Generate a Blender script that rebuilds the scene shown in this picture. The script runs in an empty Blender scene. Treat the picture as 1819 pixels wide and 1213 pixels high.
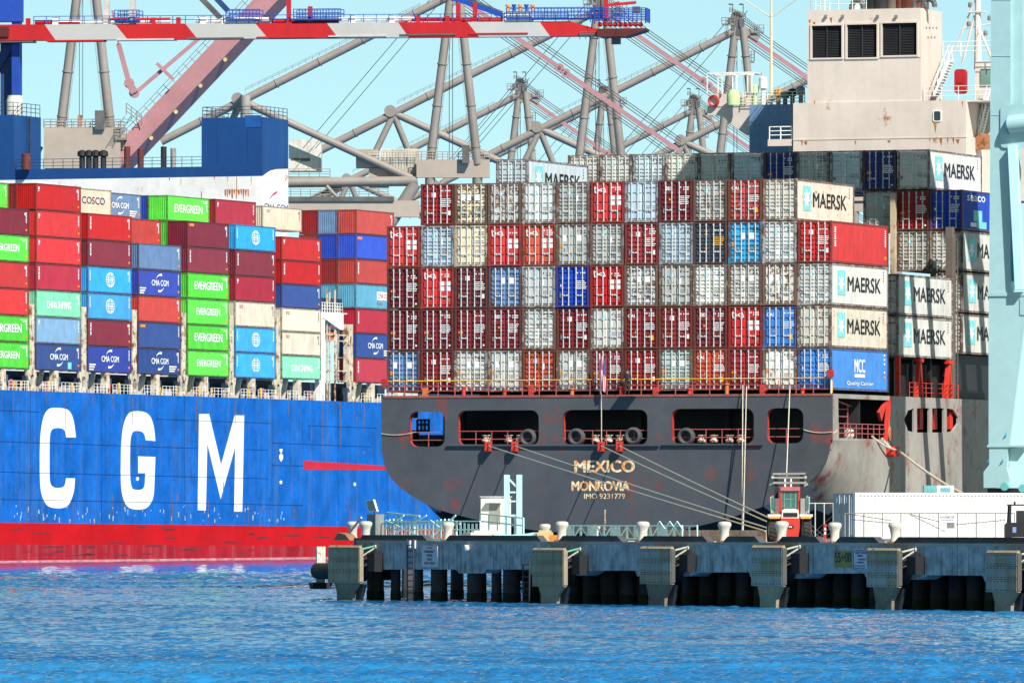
import bpy, bmesh, math, random
from mathutils import Matrix, Vector
from mathutils.geometry import tessellate_polygon
random.seed(7)
R = math.radians
SC = bpy.context.scene
COL = SC.collection

# ------------------------------------------------------------------ camera
FPX, CX, HZ, CAMZ = 15000.0, 909.5, 918.0, 5.0      # focal length, centre and horizon measured on the 1819 x 1213 photograph
cam_data = bpy.data.cameras.new('camera')
cam = bpy.data.objects.new('camera', cam_data)
COL.objects.link(cam)
cam.location = (0, 0, CAMZ)
cam.rotation_euler = (R(90), 0, 0)
cam_data.sensor_width = 36
cam_data.lens = 36 * FPX / 1819
cam_data.shift_y = (HZ - 606.5) / 1819
cam_data.clip_start, cam_data.clip_end = 1, 20000
SC.camera = cam

# ------------------------------------------------------------------ light
SUN_EL, SUN_AZ = 45.5, (0.53, -0.848)              # elevation, horizontal direction towards the sun
w = bpy.data.worlds.new('World')
SC.world = w
w.use_nodes = True
nt = w.node_tree
nt.nodes.clear()
tc = nt.nodes.new('ShaderNodeTexCoord')
ad = nt.nodes.new('ShaderNodeVectorMath'); ad.operation = 'ADD'; ad.inputs[1].default_value = (0, 0, 0.16)
no = nt.nodes.new('ShaderNodeVectorMath'); no.operation = 'NORMALIZE'
sky = nt.nodes.new('ShaderNodeTexSky')
sky.sky_type = 'NISHITA'
sky.sun_disc = False
sky.sun_elevation = R(SUN_EL)
sky.sun_rotation = math.atan2(SUN_AZ[0], SUN_AZ[1])
sky.air_density, sky.dust_density, sky.ozone_density = 1.0, 0.6, 1.2
tint = nt.nodes.new('ShaderNodeMix'); tint.data_type = 'RGBA'; tint.blend_type = 'MULTIPLY'
tint.inputs[0].default_value = 1.0
tint.inputs[7].default_value = (0.80, 0.875, 0.66, 1)
bg = nt.nodes.new('ShaderNodeBackground'); bg.inputs[1].default_value = 0.15
ow = nt.nodes.new('ShaderNodeOutputWorld')
L = nt.links.new
L(tc.outputs['Generated'], ad.inputs[0]); L(ad.outputs[0], no.inputs[0]); L(no.outputs[0], sky.inputs[0])
sx = nt.nodes.new('ShaderNodeSeparateXYZ'); mr = nt.nodes.new('ShaderNodeMapRange'); mr.clamp = True; mr.interpolation_type = 'SMOOTHSTEP'
mr.inputs[1].default_value, mr.inputs[2].default_value, mr.inputs[3].default_value, mr.inputs[4].default_value = .06, .30, 1.0, .20      # bright low air, deep blue overhead
hs = nt.nodes.new('ShaderNodeVectorMath'); hs.operation = 'SCALE'
L(tc.outputs['Generated'], sx.inputs[0]); L(sx.outputs[2], mr.inputs[0]); L(sky.outputs[0], hs.inputs[0]); L(mr.outputs[0], hs.inputs['Scale'])
L(hs.outputs[0], tint.inputs[6]); L(tint.outputs[2], bg.inputs[0]); L(bg.outputs[0], ow.inputs[0])
sun_d = bpy.data.lights.new('sun', 'SUN')
sun_d.energy, sun_d.angle, sun_d.color = 4.3, R(0.53), (1.0, 0.955, 0.88)
sun = bpy.data.objects.new('sun', sun_d)
COL.objects.link(sun)
sun.rotation_euler = Vector((SUN_AZ[0] * math.cos(R(SUN_EL)), SUN_AZ[1] * math.cos(R(SUN_EL)), math.sin(R(SUN_EL)))).to_track_quat('Z', 'Y').to_euler()
SC.view_settings.view_transform = 'Standard'
SC.view_settings.look = 'None'
SC.view_settings.exposure = 0.76
SC.view_settings.gamma = 1
SC.cycles.max_bounces = 5
SC.cycles.diffuse_bounces = 2
SC.cycles.glossy_bounces = 3
SC.cycles.use_adaptive_sampling = True

# ------------------------------------------------------------------ frames: pixels of the photograph to points in a thing's own axes
def frame(x, y, z=0, rz=0):
    return Matrix.Translation((x, y, z)) @ Matrix.Rotation(rz, 4, 'Z')
def world(px, py, Y):
    return Vector(((px - CX) / FPX * Y, Y, CAMZ + (HZ - py) / FPX * Y))
def loc(px, py, M, axis, val):                       # where the line of sight meets the plane axis = val of frame M
    I = M.inverted()
    o = I @ Vector((0, 0, CAMZ))
    d = (I.to_3x3() @ Vector(((px - CX) / FPX, 1, (HZ - py) / FPX)))
    a = 'xyz'.index(axis)
    return o + d * ((val - o[a]) / d[a])

# ------------------------------------------------------------------ mesh builder
class MB:
    def __init__(self): self.v, self.f, self.m = [], [], []
    def add(self, vs, fs, m=0):
        n = len(self.v)
        self.v += [tuple(p) for p in vs]
        for f in fs:
            self.f.append([i + n for i in f]); self.m.append(m)
        return self
    def box(self, x0, x1, y0, y1, z0, z1, m=0):
        if x0 > x1: x0, x1 = x1, x0
        if y0 > y1: y0, y1 = y1, y0
        if z0 > z1: z0, z1 = z1, z0
        vs = [(x, y, z) for z in (z0, z1) for y in (y0, y1) for x in (x0, x1)]
        return self.add(vs, [(0, 2, 3, 1), (4, 5, 7, 6), (0, 1, 5, 4), (2, 6, 7, 3), (0, 4, 6, 2), (1, 3, 7, 5)], m)
    def bar(self, p, q, wx, wz=None, m=0, up=(0, 0, 1)):  # square bar between two points
        p, q = Vector(p), Vector(q); wz = wz or wx
        d = (q - p).normalized(); u = Vector(up)
        if abs(d.dot(u)) > .98: u = Vector((0, 1, 0))
        s = d.cross(u).normalized() * wx / 2; t = s.normalized().cross(d).normalized() * wz / 2
        vs = [a + s * i + t * j for a in (p, q) for i, j in ((-1, -1), (1, -1), (1, 1), (-1, 1))]
        return self.add(vs, [(3, 2, 1, 0), (4, 5, 6, 7), (0, 1, 5, 4), (1, 2, 6, 5), (2, 3, 7, 6), (3, 0, 4, 7)], m)
    def tube(self, p, q, r, r2=None, n=8, m=0):
        p, q = Vector(p), Vector(q); r2 = r if r2 is None else r2
        d = (q - p).normalized(); u = Vector((0, 0, 1)) if abs(d.z) < .9 else Vector((0, 1, 0))
        s = d.cross(u).normalized(); t = s.cross(d).normalized()
        vs = []
        for a, rr in ((p, r), (q, r2)):
            vs += [a + s * math.cos(2 * math.pi * i / n) * rr + t * math.sin(2 * math.pi * i / n) * rr for i in range(n)]
        fs = [(i, (i + 1) % n, n + (i + 1) % n, n + i) for i in range(n)] + [tuple(range(n - 1, -1, -1)), tuple(range(n, 2 * n))]
        return self.add(vs, fs, m)
    def path(self, pts, r, n=6, m=0):
        for a, b in zip(pts, pts[1:]): self.tube(a, b, r, n=n, m=m)
        return self
    def lathe(self, prof, c=(0, 0, 0), n=20, m=0, axis='z', caps=True):      # profile of (radius, height)
        vs = []
        for r, h in prof:
            for i in range(n):
                a = 2 * math.pi * i / n
                x, y, z = r * math.cos(a), r * math.sin(a), h
                if axis == 'y': x, y, z = x, h, y
                if axis == 'x': x, y, z = h, x, y
                vs.append((c[0] + x, c[1] + y, c[2] + z))
        fs = [(j * n + i, j * n + (i + 1) % n, (j + 1) * n + (i + 1) % n, (j + 1) * n + i) for j in range(len(prof) - 1) for i in range(n)]
        if caps: fs += [tuple(range(n - 1, -1, -1)), tuple(range((len(prof) - 1) * n, len(prof) * n))]
        return self.add(vs, fs, m)
    def prism(self, out, axis, a, b, m=0, holes=(), fn=None):      # flat outline (with holes) given thickness along axis from a to b
        def P(u, v, t):
            if fn: return fn(u, v, t)
            return {'x': (t, u, v), 'y': (u, t, v), 'z': (u, v, t)}[axis]
        loops = [list(out)] + [list(h) for h in holes]
        flat = [p for l in loops for p in l]
        tris = tessellate_polygon([[Vector((p[0], p[1], 0)) for p in l] for l in loops])
        n = len(flat)
        vs = [P(p[0], p[1], a) for p in flat] + [P(p[0], p[1], b) for p in flat]
        fs = [tuple(t) for t in tris] + [tuple(i + n for i in reversed(t)) for t in tris]
        k = 0
        for l in loops:
            c = len(l)
            fs += [(k + i, k + (i + 1) % c, n + k + (i + 1) % c, n + k + i) for i in range(c)]
            k += c
        return self.add(vs, fs, m)
    def flat(self, out, fn, m=0):
        tris = tessellate_polygon([[Vector((p[0], p[1], 0)) for p in out]])
        return self.add([fn(*p) for p in out], [tuple(t) for t in tris], m)
    def text(self, s, cx, cz, w_, h_, fn, bold=.02, m=0):
        vs, fs = glyphs(s, 0)
        o = Vector(fn(0, 0)); nr = (Vector(fn(1, 0)) - o).cross(Vector(fn(0, 1)) - o).normalized()
        d = bold * h_ * 1.1                                       # heavier strokes: the same letters laid again a hair to each side
        for k, (dx, dz) in enumerate(((0, 0), (-d, 0), (d, 0), (0, d * .6), (0, -d * .6)) if bold else ((0, 0),)):
            self.add([Vector(fn(cx + x * (w_ - 2 * d) + dx, cz + y * (h_ - d) + dz)) + nr * .0016 * k for x, y in vs], fs, m)
        return self
    def rail(self, pts, h, r=.03, step=1.6, rows=3, m=0):
        pts = [Vector(p) for p in pts]; up = Vector((0, 0, h))
        for a, b in zip(pts, pts[1:]):
            n = max(1, round((b - a).length / step))
            for i in range(n + 1):
                p = a.lerp(b, i / n); self.tube(p, p + up, r, n=5, m=m)
            for k in range(rows): 
                o = up * ((k + 1) / rows); self.tube(a + o, b + o, r * .85, n=5, m=m)
        return self
    def ladder(self, p, q, wd=.5, r=.03, step=.35, side=(1, 0, 0), m=0):
        p, q = Vector(p), Vector(q); s = Vector(side).normalized() * wd / 2
        self.tube(p - s, q - s, r, n=5, m=m); self.tube(p + s, q + s, r, n=5, m=m)
        n = max(2, int((q - p).length / step))
        for i in range(1, n):
            c = p.lerp(q, i / n); self.tube(c - s, c + s, r * .7, n=4, m=m)
        return self
    def mesh(self, name, mats, smooth=False):
        me = bpy.data.meshes.new(name)
        me.from_pydata(self.v, [], self.f)
        bm = bmesh.new(); bm.from_mesh(me)
        for fa, k in zip(bm.faces, self.m): fa.material_index = k
        bmesh.ops.recalc_face_normals(bm, faces=bm.faces[:])
        bm.to_mesh(me); bm.free()
        for mt in (mats if isinstance(mats, (list, tuple)) else [mats]): me.materials.append(mt)
        if smooth:
            me.polygons.foreach_set('use_smooth', [True] * len(me.polygons))
            me.set_sharp_from_angle(angle=R(38))
        return me
    def build(self, name, mats, parent=None, smooth=False, label=None):
        o = bpy.data.objects.new(name, self.mesh(name, mats, smooth))
        COL.objects.link(o)
        if parent is not None: o.parent = parent
        if label: o['label'] = label
        return o

_gl = {}
def glyphs(s, bold):
    if (s, bold) in _gl: return _gl[(s, bold)]
    cu = bpy.data.curves.new('type', 'FONT')
    cu.body, cu.offset, cu.fill_mode, cu.resolution_u = s, bold, 'FRONT', 3
    o = bpy.data.objects.new('type', cu)
    COL.objects.link(o)
    dg = bpy.context.evaluated_depsgraph_get(); dg.update()
    me = bpy.data.meshes.new_from_object(o.evaluated_get(dg))
    vs = [(v.co.x, v.co.y) for v in me.vertices]; fs = [tuple(p.vertices) for p in me.polygons]
    bpy.data.objects.remove(o); bpy.data.curves.remove(cu); bpy.data.meshes.remove(me)
    x0, x1 = min(v[0] for v in vs), max(v[0] for v in vs); y0, y1 = min(v[1] for v in vs), max(v[1] for v in vs)
    r = ([((x - (x0 + x1) / 2) / (x1 - x0), (y - (y0 + y1) / 2) / (y1 - y0)) for x, y in vs], fs)
    _gl[(s, bold)] = r
    return r

def thing(name, label, cat, M=None, group=None, kind=None):
    o = bpy.data.objects.new(name, None)
    COL.objects.link(o)
    if M is not None: o.matrix_world = M
    return tag(o, label, cat, group, kind)
def tag(o, label, cat, group=None, kind=None):
    o['label'] = label; o['category'] = cat
    if group: o['group'] = group
    if kind: o['kind'] = kind
    return o
def structure(o, label=None):
    o['kind'] = 'structure'
    if label: o['label'] = label
    return o
def copy_tree(o, parent=None):
    c = o.copy(); COL.objects.link(c)
    if parent is not None: c.parent = parent
    for ch in list(o.children): copy_tree(ch, c)
    return c
def rrect(x0, x1, z0, z1, r, n=4):
    out = []
    for cx, cz, a in ((x1 - r, z0 + r, -90), (x1 - r, z1 - r, 0), (x0 + r, z1 - r, 90), (x0 + r, z0 + r, 180)):
        out += [(cx + r * math.cos(R(a + 90 * i / n)), cz + r * math.sin(R(a + 90 * i / n))) for i in range(n + 1)]
    return out

# ------------------------------------------------------------------ materials
def N(t, kind, **kw):
    n = t.nodes.new(kind)
    for k, v in kw.items(): setattr(n, k, v)
    return n
def rgba(c): return (c[0], c[1], c[2], 1)
def noise(t, vec, scale, detail=4, rough=.6):
    n = N(t, 'ShaderNodeTexNoise'); n.inputs['Scale'].default_value = scale
    n.inputs['Detail'].default_value = detail; n.inputs['Roughness'].default_value = rough
    t.links.new(vec, n.inputs['Vector']); return n.outputs['Fac']
def ramp(t, fac, a, b, va=0., vb=1.):
    n = N(t, 'ShaderNodeMapRange'); n.clamp = True
    n.inputs[1].default_value, n.inputs[2].default_value, n.inputs[3].default_value, n.inputs[4].default_value = a, b, va, vb
    t.links.new(fac, n.inputs[0]); return n.outputs[0]
def mixc(t, fac, a, b, mode='MIX'):
    n = N(t, 'ShaderNodeMix', data_type='RGBA', blend_type=mode)
    for s, x in ((0, fac), (6, a), (7, b)):
        if hasattr(x, 'is_output'): t.links.new(x, n.inputs[s])
        else: n.inputs[s].default_value = x if s == 0 else (x if len(x) == 4 else rgba(x))
    return n.outputs[2]
def mth(t, op, a, b=0.):
    n = N(t, 'ShaderNodeMath', operation=op)
    for s, x in ((0, a), (1, b)):
        if hasattr(x, 'is_output'): t.links.new(x, n.inputs[s])
        else: n.inputs[s].default_value = x
    return n.outputs[0]
def scaled(t, sx, sy, sz):
    tc = N(t, 'ShaderNodeTexCoord'); mp = N(t, 'ShaderNodeMapping')
    mp.inputs['Scale'].default_value = (sx, sy, sz)
    t.links.new(tc.outputs['Object'], mp.inputs[0]); return mp.outputs[0]
RUST = (.19, .065, .022)
_mats = {}
def paint(name, c, rough=.55, var=.18, rust=0., streak=0., scale=.6, metal=0., rustc=RUST, spec=.4, dirt=(.05, .045, .04), alpha=None, bump=0.):
    """painted, concrete or rubber surface: tone that wanders, dirt running down, rust in patches"""
    if name in _mats: return _mats[name]
    m = bpy.data.materials.new(name); m.use_nodes = True
    t = m.node_tree; b = t.nodes['Principled BSDF']
    v1 = scaled(t, 1, 1, 1); v2 = scaled(t, 1, 1, .07)
    n1 = noise(t, v1, scale, 5); n2 = noise(t, v1, scale * 7, 3)
    tone = mth(t, 'ADD', ramp(t, n1, .3, .7, 1 - var, 1 + var), ramp(t, n2, .3, .7, -var * .4, var * .4))
    g = N(t, 'ShaderNodeCombineColor')
    for i in range(3): t.links.new(tone, g.inputs[i])
    col = mixc(t, 1., c, g.outputs[0], 'MULTIPLY')
    if streak: col = mixc(t, mth(t, 'MULTIPLY', ramp(t, noise(t, v2, scale * 3.5, 4), .5, .72), streak), col, dirt)
    if rust:
        k = mth(t, 'MULTIPLY', noise(t, v1, scale * 2.2, 6, .7), 1.)
        k = ramp(t, mth(t, 'ADD', k, mth(t, 'MULTIPLY', noise(t, v2, scale * 5, 3), .35)), .86 - .3 * rust, .95 - .25 * rust)
        col = mixc(t, k, col, rustc)
    t.links.new(col, b.inputs['Base Color'])
    b.inputs['Roughness'].default_value = rough
    b.inputs['Metallic'].default_value = metal
    b.inputs['Specular IOR Level'].default_value = spec
    if bump:
        bp = N(t, 'ShaderNodeBump'); bp.inputs['Strength'].default_value = bump; bp.inputs['Distance'].default_value = .05
        t.links.new(n2, bp.inputs['Height']); t.links.new(bp.outputs[0], b.inputs['Normal'])
    _mats[name] = m
    return m

def container_paint(name, wear, frame_part=False):
    """container paint: the colour comes from the object's own colour, the amount of rust from its alpha"""
    m = bpy.data.materials.new(name); m.use_nodes = True
    t = m.node_tree; b = t.nodes['Principled BSDF']
    oi = N(t, 'ShaderNodeObjectInfo')
    tc = N(t, 'ShaderNodeTexCoord')
    off = N(t, 'ShaderNodeVectorMath', operation='MULTIPLY_ADD')
    off.inputs[1].default_value = (1, 1, 1)
    rnd = N(t, 'ShaderNodeCombineXYZ')
    for i in range(3): t.links.new(mth(t, 'MULTIPLY', oi.outputs['Random'], 61. + 17 * i), rnd.inputs[i])
    t.links.new(tc.outputs['Object'], off.inputs[0]); t.links.new(rnd.outputs[0], off.inputs[2])
    v = off.outputs[0]
    mp = N(t, 'ShaderNodeMapping'); mp.inputs['Scale'].default_value = (1, 1, .08); t.links.new(v, mp.inputs[0]); vs = mp.outputs[0]
    n1, n2 = noise(t, v, .8, 4), noise(t, vs, 3.5, 4)
    tone = mth(t, 'MULTIPLY', ramp(t, n1, .3, .7, .88, 1.1), ramp(t, n2, .3, .7, .9, 1.08))
    g = N(t, 'ShaderNodeCombineColor')
    for i in range(3): t.links.new(tone, g.inputs[i])
    col = mixc(t, 1., oi.outputs['Color'], g.outputs[0], 'MULTIPLY')
    col = mixc(t, mth(t, 'MULTIPLY', ramp(t, noise(t, vs, 2.2, 3), .5, .8), .25), col, (.09, .075, .06))
    r = mth(t, 'ADD', noise(t, v, 2.6, 5, .7), mth(t, 'MULTIPLY', noise(t, vs, 6, 3), .3))
    th = mth(t, 'SUBTRACT', .93 - wear, mth(t, 'MULTIPLY', oi.outputs['Alpha'], .3))
    d = N(t, 'ShaderNodeMapRange'); d.clamp = True
    t.links.new(mth(t, 'SUBTRACT', r, th), d.inputs[0]); d.inputs[1].default_value, d.inputs[2].default_value = 0, .07
    col = mixc(t, mth(t, 'MULTIPLY', d.outputs[0], .85), col, mixc(t, ramp(t, n2, .4, .6), (.22, .075, .025), (.1, .04, .02)))
    if frame_part: col = mixc(t, .5, col, (.06, .03, .026))       # frames have lost much of their paint to rust and grease
    t.links.new(col, b.inputs['Base Color'])
    b.inputs['Roughness'].default_value = .5
    b.inputs['Specular IOR Level'].default_value = .35
    return m
CPAINT = container_paint('container_paint', .0)
CFRAME = container_paint('container_frame_paint', .2, True)
def P(name, c, **k): return paint(name, c, **k)
WHITE = P('white_paint', (.78, .78, .74), rust=.12, streak=.2, scale=.5)
LETTER = P('white_lettering', (.86, .86, .84), var=.06, scale=2)
BLACKL = P('black_lettering', (.012, .014, .02), var=.1)
CYAN = P('pale_cyan_lettering', (.20, .62, .66), var=.1, scale=2)
ORANGE = P('orange_sticker', (.8, .27, .03), var=.1)
GREYST = P('grey_sticker', (.2, .21, .21), var=.2)
STEEL = P('galvanised_bar', (.62, .61, .58), var=.15, rust=.2, scale=1.2, rough=.4)
DARK = P('dark_steel', (.02, .021, .024), var=.3)
REDP = P('red_paint', (.5, .03, .025), rust=.15, scale=.8)
YELLOW = P('yellow_paint', (.75, .42, .03), var=.15)
CREAM = P('cream_rusted_paint', (.66, .57, .42), rust=.62, streak=.2, scale=.45)
RUSTY = P('rusted_orange_steel', (.45, .2, .1), rust=.6, scale=.6)
GLASS = P('dark_glass', (.02, .03, .035), rough=.08, spec=.7)
ROPE = P('pale_rope', (.6, .54, .42), var=.2, scale=3)
# ------------------------------------------------------------------ shipping containers: x across, y along, z up; the end that faces the camera is y = 0
LEN, WID, HGT = 12.19, 2.44, 2.9
def frame_mesh(L_):
    b = MB()
    p = .15
    for x in (-1.22, 1.22 - p):
        for y in (0, L_ - p):
            b.box(x, x + p, y, y + p, .17, HGT - .17)
            b.box(x - .006, x + p + .006, y - .006, y + p + .02, 0, .17); b.box(x - .006, x + p + .006, y - .006, y + p + .02, HGT - .17, HGT)   # corner castings
    for z0, z1 in ((.02, .17), (HGT - .13, HGT - .01)):
        for x in (-1.215, 1.115): b.box(x, x + .1, p, L_ - p, z0, z1)
        for y in (.005, L_ - .105): b.box(-1.22 + p, 1.22 - p, y, y + .1, z0, z1 + (.0 if z0 < 1 else -.0))
    return b.mesh('frame', CFRAME)
def body_mesh(L_, ribs):
    b = MB()
    y0 = .19
    n = 64
    # corrugated long sides and roof slab
    for s in (-1, 1):
        pts = []
        k = int(L_ / .28)
        for i in range(k):
            y = y0 + .02 + (L_ - .2 - y0) * i / k; d = (L_ - .2 - y0) / k
            pts += [(s * 1.2, y), (s * 1.2, y + d * .5), (s * 1.155, y + d * .62), (s * 1.155, y + d * .9)]
        vs = [(x, y, z) for z in (.16, HGT - .12) for x, y in pts]
        m_ = len(pts)
        b.add(vs, [(i, i + 1, m_ + i + 1, m_ + i) for i in range(m_ - 1)])
    b.box(-1.16, 1.16, y0 + .03, L_ - .03, .1, HGT - .04)
    if ribs:                                                     # corrugated blind end
        k = 9; pts = []
        for i in range(k):
            x = -1.07 + 2.14 * i / k; d = 2.14 / k
            pts += [(x, .03), (x + d * .45, .03), (x + d * .55, .11), (x + d * .95, .11)]
        vs = [(x, y, z) for z in (.16, HGT - .12) for x, y in pts]; m_ = len(pts)
        b.add(vs, [(i, i + 1, m_ + i + 1, m_ + i) for i in range(m_ - 1)])
    return b.mesh('body', CPAINT)
def door_mesh(style):
    """one door leaf, 0 to 1.05 across: a plate with pressed raised panels"""
    b = MB()
    b.box(.01, 1.045, .12, .17, .18, HGT - .15)
    edges = {0: [.2, .52, .86, 1.18, 1.5, 1.82, 2.35, 2.72], 1: [.2, .76, 1.38, 2.0, 2.72], 2: [.2, .5, .95, 1.2, 1.45, 1.7, 2.1, 2.45, 2.72]}[style]
    for z0, z1 in zip(edges, edges[1:]):
        a, c = z0 + .05, z1 - .05; e = .035
        b.add([(.05, .12, a), (1.0, .12, a), (1.0, .12, c), (.05, .12, c), (.05 + e, .06, a + e * 1.6), (1.0 - e, .06, a + e * 1.6), (1.0 - e, .06, c - e * .2), (.05 + e, .06, c - e * .2)],
              [(0, 1, 5, 4), (1, 2, 6, 5), (2, 3, 7, 6), (3, 0, 4, 7), (4, 5, 6, 7)])
    return b.mesh('door', CPAINT)
def bar_mesh(hand):
    b = MB()
    b.tube((0, .02, .1), (0, .02, HGT - .08), .034, n=6)
    for z in (.2, 1.35, 2.05, HGT - .2): b.box(-.055, .055, .0, .06, z - .035, z + .035)
    b.bar((0, -.02, .82), (hand * .34, -.015, .84), .03, .04)
    b.box(hand * .30, hand * .38, -.02, .04, .78, .9)
    return b.mesh('locking_bar', STEEL)
def gasket_mesh(): return MB().box(-.012, .012, .06, .09, .18, HGT - .15).mesh('door_gasket', DARK)
DOOR = [door_mesh(i) for i in range(3)]
BARS = {1: bar_mesh(1), -1: bar_mesh(-1)}
F40 = frame_mesh(LEN)
BODY_D, BODY_R = body_mesh(LEN, False), body_mesh(LEN, True)

def mk_star(b, fn, cx, cz, r, m):                                # seven-pointed star
    pts = []
    for i in range(14):
        a = R(90 + i * 360 / 14); q = r if i % 2 == 0 else r * .42
        pts.append((cx + q * math.cos(a), cz + q * math.sin(a)))
    b.flat(pts, fn, m)
def quadm(b, fn, x0, x1, z0, z1, m=0): b.add([fn(x0, z0), fn(x1, z0), fn(x1, z1), fn(x0, z1)], [(0, 1, 2, 3)], m)
def lines(b, fn, x0, z0, n, wd, m, rnd, gap=.13, hh=.07):            # rows of small stencilled characters, too small to read
    for k in range(n):
        x = x0
        while x < x0 + wd * rnd.uniform(.75, 1):
            d = rnd.choice((.05, .07, .09)); quadm(b, fn, x, x + d, z0 - k * gap, z0 - k * gap + hh, m); x += d + .025
STM = [LETTER, BLACKL, CYAN, ORANGE, GREYST, YELLOW]
def end_marks(kind, seed):
    b = MB(); rnd = random.Random(seed); f = lambda u, v: (u, .052, v)
    ink = 1 if kind in ('star', 'plain', 'cream', 'patch') else 0
    zt = rnd.choice((2.36, 2.42, 2.28)); lines(b, f, .55, zt, rnd.choice((1, 2, 2, 3)), .42, ink, rnd, .15, .09); lines(b, f, .22, zt, 1, .2, ink, rnd, .15, .09)
    if kind == 'star':
        quadm(b, f, -.42, -.16, 1.98, 2.3, 2); mk_star(b, lambda u, v: (u, .048, v), -.29, 2.14, .12, 0)
        if seed % 2: quadm(b, f, -.98, -.8, .75, .98, 4)
        else: quadm(b, f, .2, .38, 1.55, 1.95, 0)
        lines(b, f, .22, 1.1, 3, .75, 4, rnd)
    if kind == 'square':                                          # white square over a triangle
        quadm(b, f, -.42, -.12, 1.95, 2.28, 0); b.text('T', -.27, 2.11, .13, .17, lambda u, v: (u, .046, v), .03, 1)
        b.flat([(-.42, 1.05), (-.2, 1.05), (-.31, 1.27)], f, 3); quadm(b, f, .8, .97, .7, 1.0, 0)
        lines(b, f, .22, 1.8, 5, .78, 0, rnd); quadm(b, f, -.95, -.8, .75, 1.0, 4)
    if kind == 'swoosh':
        for s in (((-.95, 2.52), (-.9, 2.08), (-.62, 2.28)), ((-.62, 2.28), (-.25, 2.45), (-.12, 2.12))):
            for p, q in zip(s, s[1:] + s[:1]): 
                b.bar((p[0], .052, p[1]), (q[0], .052, q[1]), .06, .01, 0, up=(0, 1, 0))
        for x in (.16, .62):
            for z in (1.25, 1.62): quadm(b, f, x, x + .36, z, z + .28, 0)
        if seed % 2: b.flat([(-.86, 1.48), (-.66, 1.48), (-.76, 1.68)], f, 3)
        quadm(b, f, .7, .9, .5, .75, 4)
    if kind == 'maroon':
        lines(b, f, .22, 1.75, 5, .78, 0, rnd); quadm(b, f, -.96, -.62, 1.18, 1.32, 3); quadm(b, f, -.9, -.72, .62, .95, 4)
        b.add([(-.28 + .06 * math.cos(R(a)), .052, 2.5 + .06 * math.sin(R(a))) for a in range(0, 360, 45)], [tuple(range(8))], 0)
        b.add([(.92 + .07 * math.cos(R(a)), .052, .35 + .07 * math.sin(R(a))) for a in range(0, 360, 45)], [tuple(range(8))], 0)
    if kind == 'tex':
        b.text('tex', -.5, 2.35, .52, .3, f, .03, 0); lines(b, f, .22, 1.75, 5, .78, 0, rnd); quadm(b, f, -.5, -.28, 1.5, 1.65, 3); quadm(b, f, -.92, -.74, .62, .95, 4)
    if kind == 'cai':
        b.text('CAI', -.72, 2.3, .5, .24, f, .03, 0); lines(b, f, .22, 1.75, 4, .78, 0, rnd); b.flat([(-.5, 1.1), (-.28, 1.1), (-.39, 1.32)], f, 3); quadm(b, f, .6, .9, .6, .95, 5)
    if kind == 'patch':
        for x, z in ((-.8, 1.7), (-.35, 1.7), (.3, 1.7)):
            if rnd.random() < .75: quadm(b, f, x, x + .33, z, z + .42, 0)
        quadm(b, f, -.75, -.58, .95, 1.2, 4); lines(b, f, .22, 1.1, 3, .75, 4, rnd)
        if seed % 3 == 0: quadm(b, f, -.97, -.7, 1.2, 1.5, 3)
    if kind == 'cream': quadm(b, f, -.92, -.74, 1.12, 1.32, 4); lines(b, f, .22, 1.75, 2, .75, 4, rnd); lines(b, f, .22, 1.1, 2, .75, 4, rnd)
    if kind == 'blue': lines(b, f, .22, 1.8, 5, .78, 0, rnd); quadm(b, f, -.9, -.72, 1.45, 1.6, 0); quadm(b, f, -.95, -.78, .72, 1.0, 4)
    if kind == 'amber': lines(b, f, .22, 1.8, 5, .78, 5, rnd); b.text('2', -.3, 2.2, .25, .36, f, .05, 5); b.flat([(-.42, 1.05), (-.2, 1.05), (-.31, 1.27)], f, 3)
    return b.mesh('markings', STM)
def swoosh(b, fn, cx, cz, rx, rz, a0, a1, m=0):                     # tapering arc above or below a name
    n = 10; out, inn = [], []
    for i in range(n + 1):
        a = R(a0 + (a1 - a0) * i / n); k = 1 - .30 * (i / n) ** .8
        out.append((cx + rx * math.cos(a), cz + rz * math.sin(a))); inn.append((cx + rx * (.98 - .02 * i) * math.cos(a), cz + rz * k * math.sin(a)))
    b.flat(out + inn[::-1], fn, m)
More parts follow.
